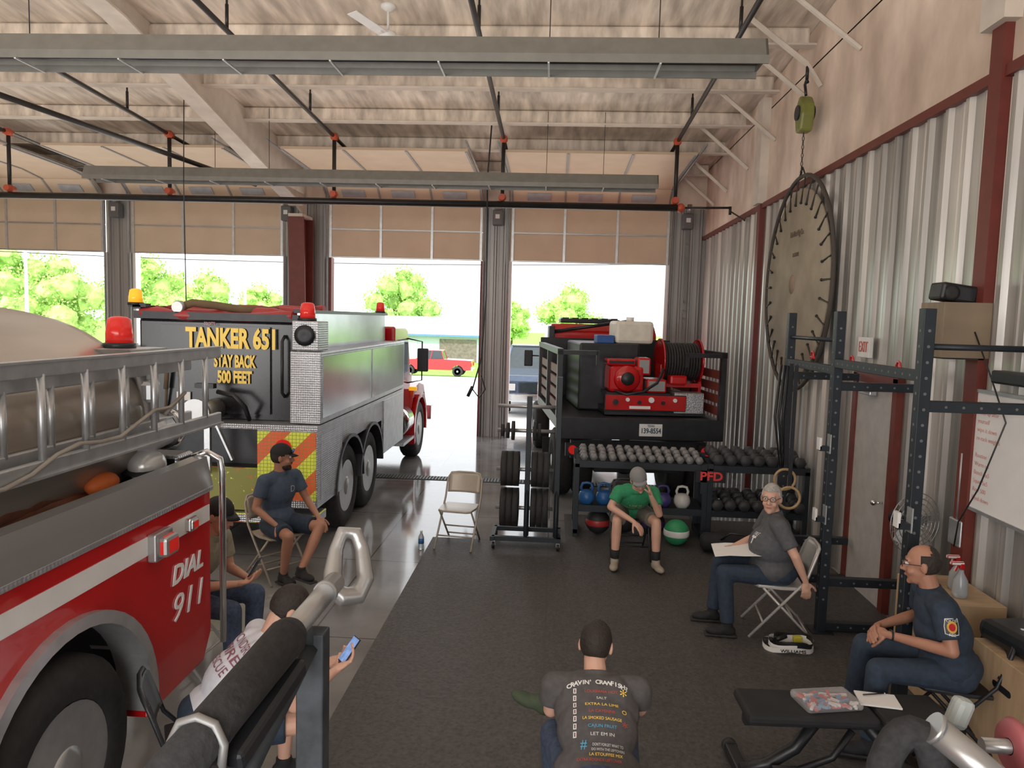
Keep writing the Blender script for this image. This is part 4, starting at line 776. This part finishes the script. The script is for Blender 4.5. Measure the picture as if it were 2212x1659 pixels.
word="CRAVIN' CRAWFISH?"
for k,ch in enumerate(word):
    if ch!=' ':
        q=(k-(len(word)-1)/2);back(ch,q*.0172,.435-.0004*q*q,.032,wht,bold=.0012)
for k,(s_,m) in enumerate(cr):
    dz=.385-k*.034;back(s_,.015,dz,.019,m,w=min(.18,.012*len(s_)));back('[]',-.11,dz,.025,wht,bold=.001);back('v',-.11,dz,.016,pr)
back("DON'T FORGET WHAT TO",.04,.14,.015,wht,w=.14);back("DO WITH THE LEFTOVERS",.04,.122,.015,wht,w=.15);back("LA ETOUFFEE MIX",.03,.1,.02,yel,w=.15);back("EXTRA ROUNDS LEFTOVER",.0,.075,.018,pr,w=.2)
back("*",.12,.37,.08,yel);back("*",.12,.22,.06,pr);back("#",-.07,.14,.05,pb);back("O",.12,.29,.03,yel)
# white shirt with phone
A_=person('man in white fire rescue t-shirt bent over a phone',(-1.7,3.46,0),-58,42,[(-.22,.42,.66),(.25,.4,.66)],[(-.05,.62,.7),(.1,.64,.72)],[(.3,.7,.2),(-.2,.8,.3)],[(-.2,.46,.54),(.22,.46,.54)],[(-.2,.44,.1),(.22,.48,.1)],whitec,navy,skin3,long_=False,hy=0,hp=-40,hair='short',vox=.0065,pn=[(.3,0,1),(-.3,0,1)],curl=.5,bw=.03,w=.02)
b_,S_,h,pel,up,fw=A_;Rb=Matrix((V((1,0,0)),up,-fw)).transposed();pk=M('print_maroon',(.3,.1,.14),.7)
for s_,dz in(('PONDER',.41),('FIRE',.34),('RESCUE',.27)):text(s_,b_,pel+up*dz-fw*.4,Rb,.07,pk,w=.23)if 0 else text(s_,b_,pel+up*dz-fw*.4,Rb,.07,pk,w=.23,proj=(S_,fw))
def phone(loc,rot,l):
    t=T('phone',l,'phone',loc);o=MB().box((0,0,0),(.075,.15,.008),black,None,.003).done('case',t);o2=MB().box((0,0,.0045),(.066,.138,.001),M('phone_screen',(.15,.25,.5),.2,0,.3,30,emit=.8)).done('screen',t);t.rotation_euler=[rad(a) for a in rot]
phone((-1.05,3.8,.8),(50,0,-50),'smartphone with lit screen held in hand')
# black cap, tan shirt
A_=person('man in tan shirt, jeans and black cap looking at phone',(-2.6,5.05,0),-95,24,[(-.22,.22,.7),(.22,.22,.7)],[(-.06,.44,.7),(.08,.44,.7)],[(.25,.8,.1),(-.3,.8,.1)],[(-.17,.45,.54),(.17,.45,.54)],[(-.18,.42,.1),(.17,.46,.1)],olive,jean,skin,hy=0,hp=-18,cap=blk,curl=.5,pn=[(.3,0,1),(-.3,0,1)])
phone((-2.08,5.03,.79),(60,0,-90),'dark smartphone held in both hands')
# ---------------------------------------------------------------- small things right
def plyo(x,y,h_,l):
    t=T('plyometric_box',l,'wooden box',(x,y,.012));b=MB();b.bb(-.22,.22,-.31,.31,0,h_,wood,.004);b.done('box',t);b=MB();[b.cyl((-.222,.07*k,h_*.75),(-.218,.07*k,h_*.75),.02,black,seg=12) for k in(-1,0,1)];b.bb(-.223,-.22,-.07,.07,h_*.75-.02,h_*.75+.02,black);b.done('hand_hole',t)
plyo(2.86,5.3,.76,'tall plywood plyometric box beside the wall');plyo(2.88,4.3,.7,'plywood plyometric box behind the seated officer')
t=T('storage_tub','round plastic tub with green lid on plywood box','tub',(2.75,5.45,.775));MB().lathe([(0,0),(.07,0),(.08,.09),(0,.09)],(0,0,0),'z',paper).done('tub',t);MB().lathe([(0,.09),(.085,.09),(.085,.12),(0,.122)],(0,0,0),'z',M('teal_lid',(.02,.4,.3),.5)).done('lid',t)
def spray(x,y,l):
    t=T('spray_bottle',l,'bottle',(x,y,.775));MB().lathe([(0,0),(.045,0),(.05,.03),(.045,.12),(.018,.17),(.015,.19),(0,.19)],(0,0,0),'z',M('clear_plastic',(.6,.65,.7),.2,0,.05,trans=.5)).done('bottle',t);MB().box((0,0,.215),(.03,.03,.04),red,None,.005).box((-.03,0,.235),(.09,.025,.025),white,None,.005).box((-.035,0,.205),(.01,.02,.05),red,(0,20,0)).done('trigger',t)
spray(2.9,5.3,'clear spray bottle with red trigger on plywood box');spray(2.85,5.15,'clear spray bottle with red and white trigger')
t=T('punch_shield','black padded pad lying on a plywood box','exercise pad',(2.88,4.4,.714),10);MB().box((0,0,.07),(.34,.5,.13),black,None,.05).done('pad',t);MB().sweep([(-.12,-.26,.08),(0,-.29,.12),(.12,-.26,.08)],.012,blk,6).done('handle',t);text('X',t,(-.02,0,.138),(0,0,-90),.12,paper)
t=T('pedestal_fan','round grey floor fan standing by the wall','fan',(2.85,5.95,.012),20)
MB().lathe([(0,0),(.18,0),(.18,.02),(.02,.05),(0,.05)],(0,0,0),'z',black).cyl((0,0,.04),(0,0,.85),.015,brush).done('stand',t)
b=MB()
for r in(.24,.2,.16,.12,.08):b.sweep([(r*cos(2*pi*k/28),-.07-.02*(.24-r)*4,1.08+r*sin(2*pi*k/28)) for k in range(28)],.004,brush,5,closed=True)
for k in range(24):
    a=2*pi*k/24;b.cyl((.03*cos(a),-.09,1.08+.03*sin(a)),(.24*cos(a),-.07,1.08+.24*sin(a)),.0025,brush,seg=5);b.cyl((.24*cos(a),-.07,1.08+.24*sin(a)),(.1*cos(a),.06,1.08+.1*sin(a)),.0025,brush,seg=5)
b.done('grille',t);b=MB();[b.box((.11*cos(a),-.02,1.08+.11*sin(a)),(.17,.01,.1),alum,(25,-math.degrees(a),0),.003) for a in(0,2.1,4.2)];b.sph((0,-.02,1.08),.04,black,12);b.done('blades',t);MB().cyl((0,.0,1.08),(0,.14,1.08),.06,black).done('motor',t)
# bench
bn=T('weight_bench','black padded adjustable weight bench on steel frame','bench',(1.64,4.12,.012),2)
MB().box((-.16,0,.44),(.72,.32,.06),blk,None,.02).done('back_pad',bn);MB().box((.42,0,.44),(.4,.32,.06),blk,None,.02).done('seat_pad',bn)
b=MB();b.bb(-.5,.6,-.03,.03,.34,.4,black).bb(-.53,-.46,-.25,.25,.02,.08,black,.01).bb(.5,.57,-.25,.25,.02,.08,black,.01).sweep([(-.5,0,.06),(-.35,0,.1),(-.2,0,.2),(-.1,0,.35)],.035,black,8).sweep([(.53,0,.06),(.4,0,.12),(.2,0,.35)],.035,black,8).sweep([(-.35,-.08,.12),(-.2,-.08,.12),(-.02,-.08,.2),(.08,-.08,.36)],.02,black,8);b.done('frame',bn)
for y in(-.25,.25):MB().cyl((-.495,y-.02,.05),(-.495,y+.02,.05),.045,rub).done('wheel',bn)
t=T('snack_bag','clear plastic bag of red and white candies on bench','bag',(1.6,4.12,.484),12);b=MB();cm=[M('candy_red',(.6,.08,.08),.4),M('candy_white',(.75,.7,.68),.4),M('candy_blue',(.15,.3,.5),.4)]
for k in range(60):b.box((rnd.uniform(-.13,.13),rnd.uniform(-.08,.08),rnd.uniform(.012,.03)),(.05,.015,.012),cm[k%3],(0,0,rnd.uniform(0,180)))
b.done('candies',t,kind='stuff');MB().box((0,0,.022),(.34,.21,.05),M('bag_plastic',(.8,.8,.82),.15,0,.02,alpha=.25),None,.02).done('bag',t)
t=T('notebook','open spiral notebook with pen on the bench','notebook',(1.91,4.18,.484),-8);MB().box((0,0,.006),(.22,.16,.01),paper,None,.002).done('pages',t);b=MB();[b.sweep([(-.09+k*.012,.08+.006*cos(a),.008+.006*sin(a)) for a in[i*pi/3 for i in range(6)]],.0012,black,4,closed=True) for k in range(16)];b.done('spiral',t)
MB().cyl((1.84,4.21,.502),(1.97,4.24,.502),.004,black,seg=8).cyl((1.97,4.24,.502),(1.985,4.245,.502),.004,chrome,.001,8).done('pen',label='black pen on the notebook',category='pen')
t=T('water_bottle','clear plastic water bottle on the concrete','bottle',(-1.42,8.05,.0));MB().lathe([(0,0),(.03,0),(.032,.02),(.03,.08),(.032,.14),(.014,.185),(.013,.2),(0,.2)],(0,0,0),'z',M('pet',(.75,.82,.88),.1,0,.02,trans=.6)).done('bottle',t);MB().cyl((0,0,.2),(0,0,.215),.015,white).done('cap',t);MB().lathe([(.0325,.07),(.0325,.13)],(0,0,0),'z',kb).done('label_band',t)
t=T('strap_harness','coiled white strap with black buckles on mat','strap',(1.96,5.9,.012))
b=MB()
for k in range(3):
    pts=[(.2*cos(a)*(1-.12*k)+.02*k,.13*sin(a),.03+.02*k+.012*sin(3*a)) for a in[2*pi*i/24 for i in range(24)]]
    b.loft([[V(p)+V((0,0,-.02)),V(p)+V((0,0,.02))] for p in pts+[pts[0]]],paper if k<2 else black,caps=False,closed=False)
b.done('webbing',t);MB().box((-.15,.03,.05),(.08,.05,.04),black,None,.01).cyl((-.1,.03,.05),(.0,.06,.08),.02,black).done('buckle',t);MB().box((.1,.08,.05),(.07,.05,.05),M('strap_yellow',(.6,.55,.05),.5),None,.01).done('buckle',t)
text('WILLIAMS',t,(0,-.136,.035),(90,0,0),.035,black,w=.2)
# ---------------------------------------------------------------- near gym machine parts
gm=T('cable_machine','tall steel gym machine with padded arm and D handle','gym machine',(-.5,1.52,0))
gpost=M('machine_paint',(.045,.055,.065),.5,.2,.4,20)
b=MB();b.bb(-.03,.03,-.025,.025,0,1.92,gpost,.004).bb(-.4,.4,-.04,.04,0,.07,gpost).bb(-.04,.04,-.6,.4,0,.07,gpost).sweep([(0,0,1.9),(-.03,-.2,1.79),(-.06,-.45,1.66),(-.05,-.5,1.5),(-.05,-.55,.05)],.022,gpost,4);b.done('post',gm)
p0,p1,p2=V((-.105,-.47,1.84)),V((-.02,-.1,1.947)),V((.0,.16,1.97))
fmb=M('foam_black',(.025,.025,.027),.9,0,.3,60,.3)
MB().cyl(p0,p1,.041,fmb,seg=24).sph(p1,.039,fmb,16).done('foam_sleeve',gm);MB().cyl(p1,p2,.024,brush).cyl(p2-(p2-p1)*.25,p2-(p2-p1)*.2,.028,brush).cyl(p1+V((0,.06,0)),V((0,0,1.88)),.02,gpost).done('bar',gm)
b=MB();c=V((.01,.21,1.985));Rh=[(0,-.03,-.06),(.03,0,-.065),(.045,.02,-.03),(.028,.05,.035),(.01,.06,.07),(-.022,.05,.075),(-.032,.03,.035),(-.03,.0,-.01),(-.02,-.03,-.045)]
b.sweep([c+V(p) for p in Rh],[.023,.025,.022,.018,.018,.018,.018,.023,.026],brush,12,closed=True);remesh(b,'d_handle',brush,.004,gm,2)
b=MB();q=p0.lerp(p1,.3);b.box(q+V((.0,0,-.06)),(.09,.05,.08),black,(20,0,10),.015).sweep([q+V((.045,-.01,-.04)),q+V((.046,0,.0)),q+V((.03,.0,.035)),q+V((0,.0,.046)),q+V((-.03,0,.035)),q+V((-.046,-.0,.0)),q+V((-.045,-.01,-.04))],.008,trackm,8).box(p0.lerp(p1,.7)+V((.03,0,-.06)),(.04,.25,.04),black,(15,0,-8),.01);b.done('clamp',gm)
g2=T('barbell_stand','gym stand with chrome sleeve, black roller and red plate','gym machine',(1.05,1.7,0))
MB().bb(.02,.09,-.03,.04,0,1.48,rackm,.004).bb(-.25,.3,-.04,.04,0,.07,rackm).bb(.02,.09,-.3,.3,0,.07,rackm).done('post',g2)
MB().cyl((-.13,.02,1.67),(.05,-.06,1.54),.034,brush,seg=24).cyl((-.135,.022,1.673),(-.125,.02,1.667),.038,brush,seg=24).cyl((.02,-.05,1.56),(.1,-.08,1.51),.046,brush).done('sleeve',g2)
b=MB();b.sweep([(-.17+.07*cos(a),0.04,1.47+.18*sin(a)) for a in[rad(x) for x in range(30,200,15)]],.036,fmb,12);b.done('roller_pad',g2)
MB().lathe([(.02,-.015),(.06,-.015),(.07,0),(.06,.015),(.02,.015),(.02,-.015)],(.12,.12,1.58),'x',M('pink_red',(.35,.09,.1),.5),28).cyl((.04,.12,1.58),(.18,.12,1.58),.018,brush).done('plate',g2)
MB().box((-.02,.12,1.66),(.05,.04,.08),M('cap_white',(.35,.38,.37),.3),(0,20,10),.015).done('clip',g2)
# ---------------------------------------------------------------- light, world, camera
w=bpy.data.worlds.new('world');sc.world=w;w.use_nodes=True;bg=w.node_tree.nodes['Background'];bg.inputs[0].default_value=(.93,.97,1,1);bg.inputs[1].default_value=2.7
s=bpy.data.lights.new('sun','SUN');s.energy=3.6;s.angle=.02;s.color=(1,.95,.85);o=link(bpy.data.objects.new('sun',s));o.rotation_euler=(rad(38),0,rad(-25))
def area(loc,rot,sx,sy,e,c=(1,.92,.84)):
    l=bpy.data.lights.new('fill_light','AREA');l.shape='RECTANGLE';l.size=sx;l.size_y=sy;l.energy=e;l.color=c;o=link(bpy.data.objects.new('fill_light',l));o.location=loc;o.rotation_euler=[rad(a) for a in rot]  # unseen fill lamps added to brighten the interior, not fixtures of the station
area((-5,-3.8,2.4),(95,0,0),12,3.6,600)  # added fill from behind the camera, lifts people and walls
area((-3,8,4.5),(0,0,0),9,9,95)  # added soft downward fill over the floor, no fixture hangs here
area((-5,9.5,5.12),(180,0,0),14,12.5,180,(1,.87,.75))  # added warm upward fill, brightens the foam ceiling and raised door panels
f=1600.;ps,th,ro=rad(3.2),rad(5.0),rad(1.6)
F=V((-sin(ps)*cos(th),cos(ps)*cos(th),-sin(th)));R0=V((cos(ps),sin(ps),0));U0=R0.cross(F)
Rc=R0*cos(ro)+U0*sin(ro);Uc=-R0*sin(ro)+U0*cos(ro)
cam=bpy.data.cameras.new('camera');cam.sensor_width=36;cam.lens=36*f/2212;cam.clip_end=500;cam.clip_start=.05
co=link(bpy.data.objects.new('camera',cam));mw=Matrix((Rc,Uc,-F)).transposed().to_4x4();mw.translation=(0,0,2.6);co.matrix_world=mw;sc.camera=co
sc.view_settings.view_transform='Standard';sc.view_settings.gamma=1.05
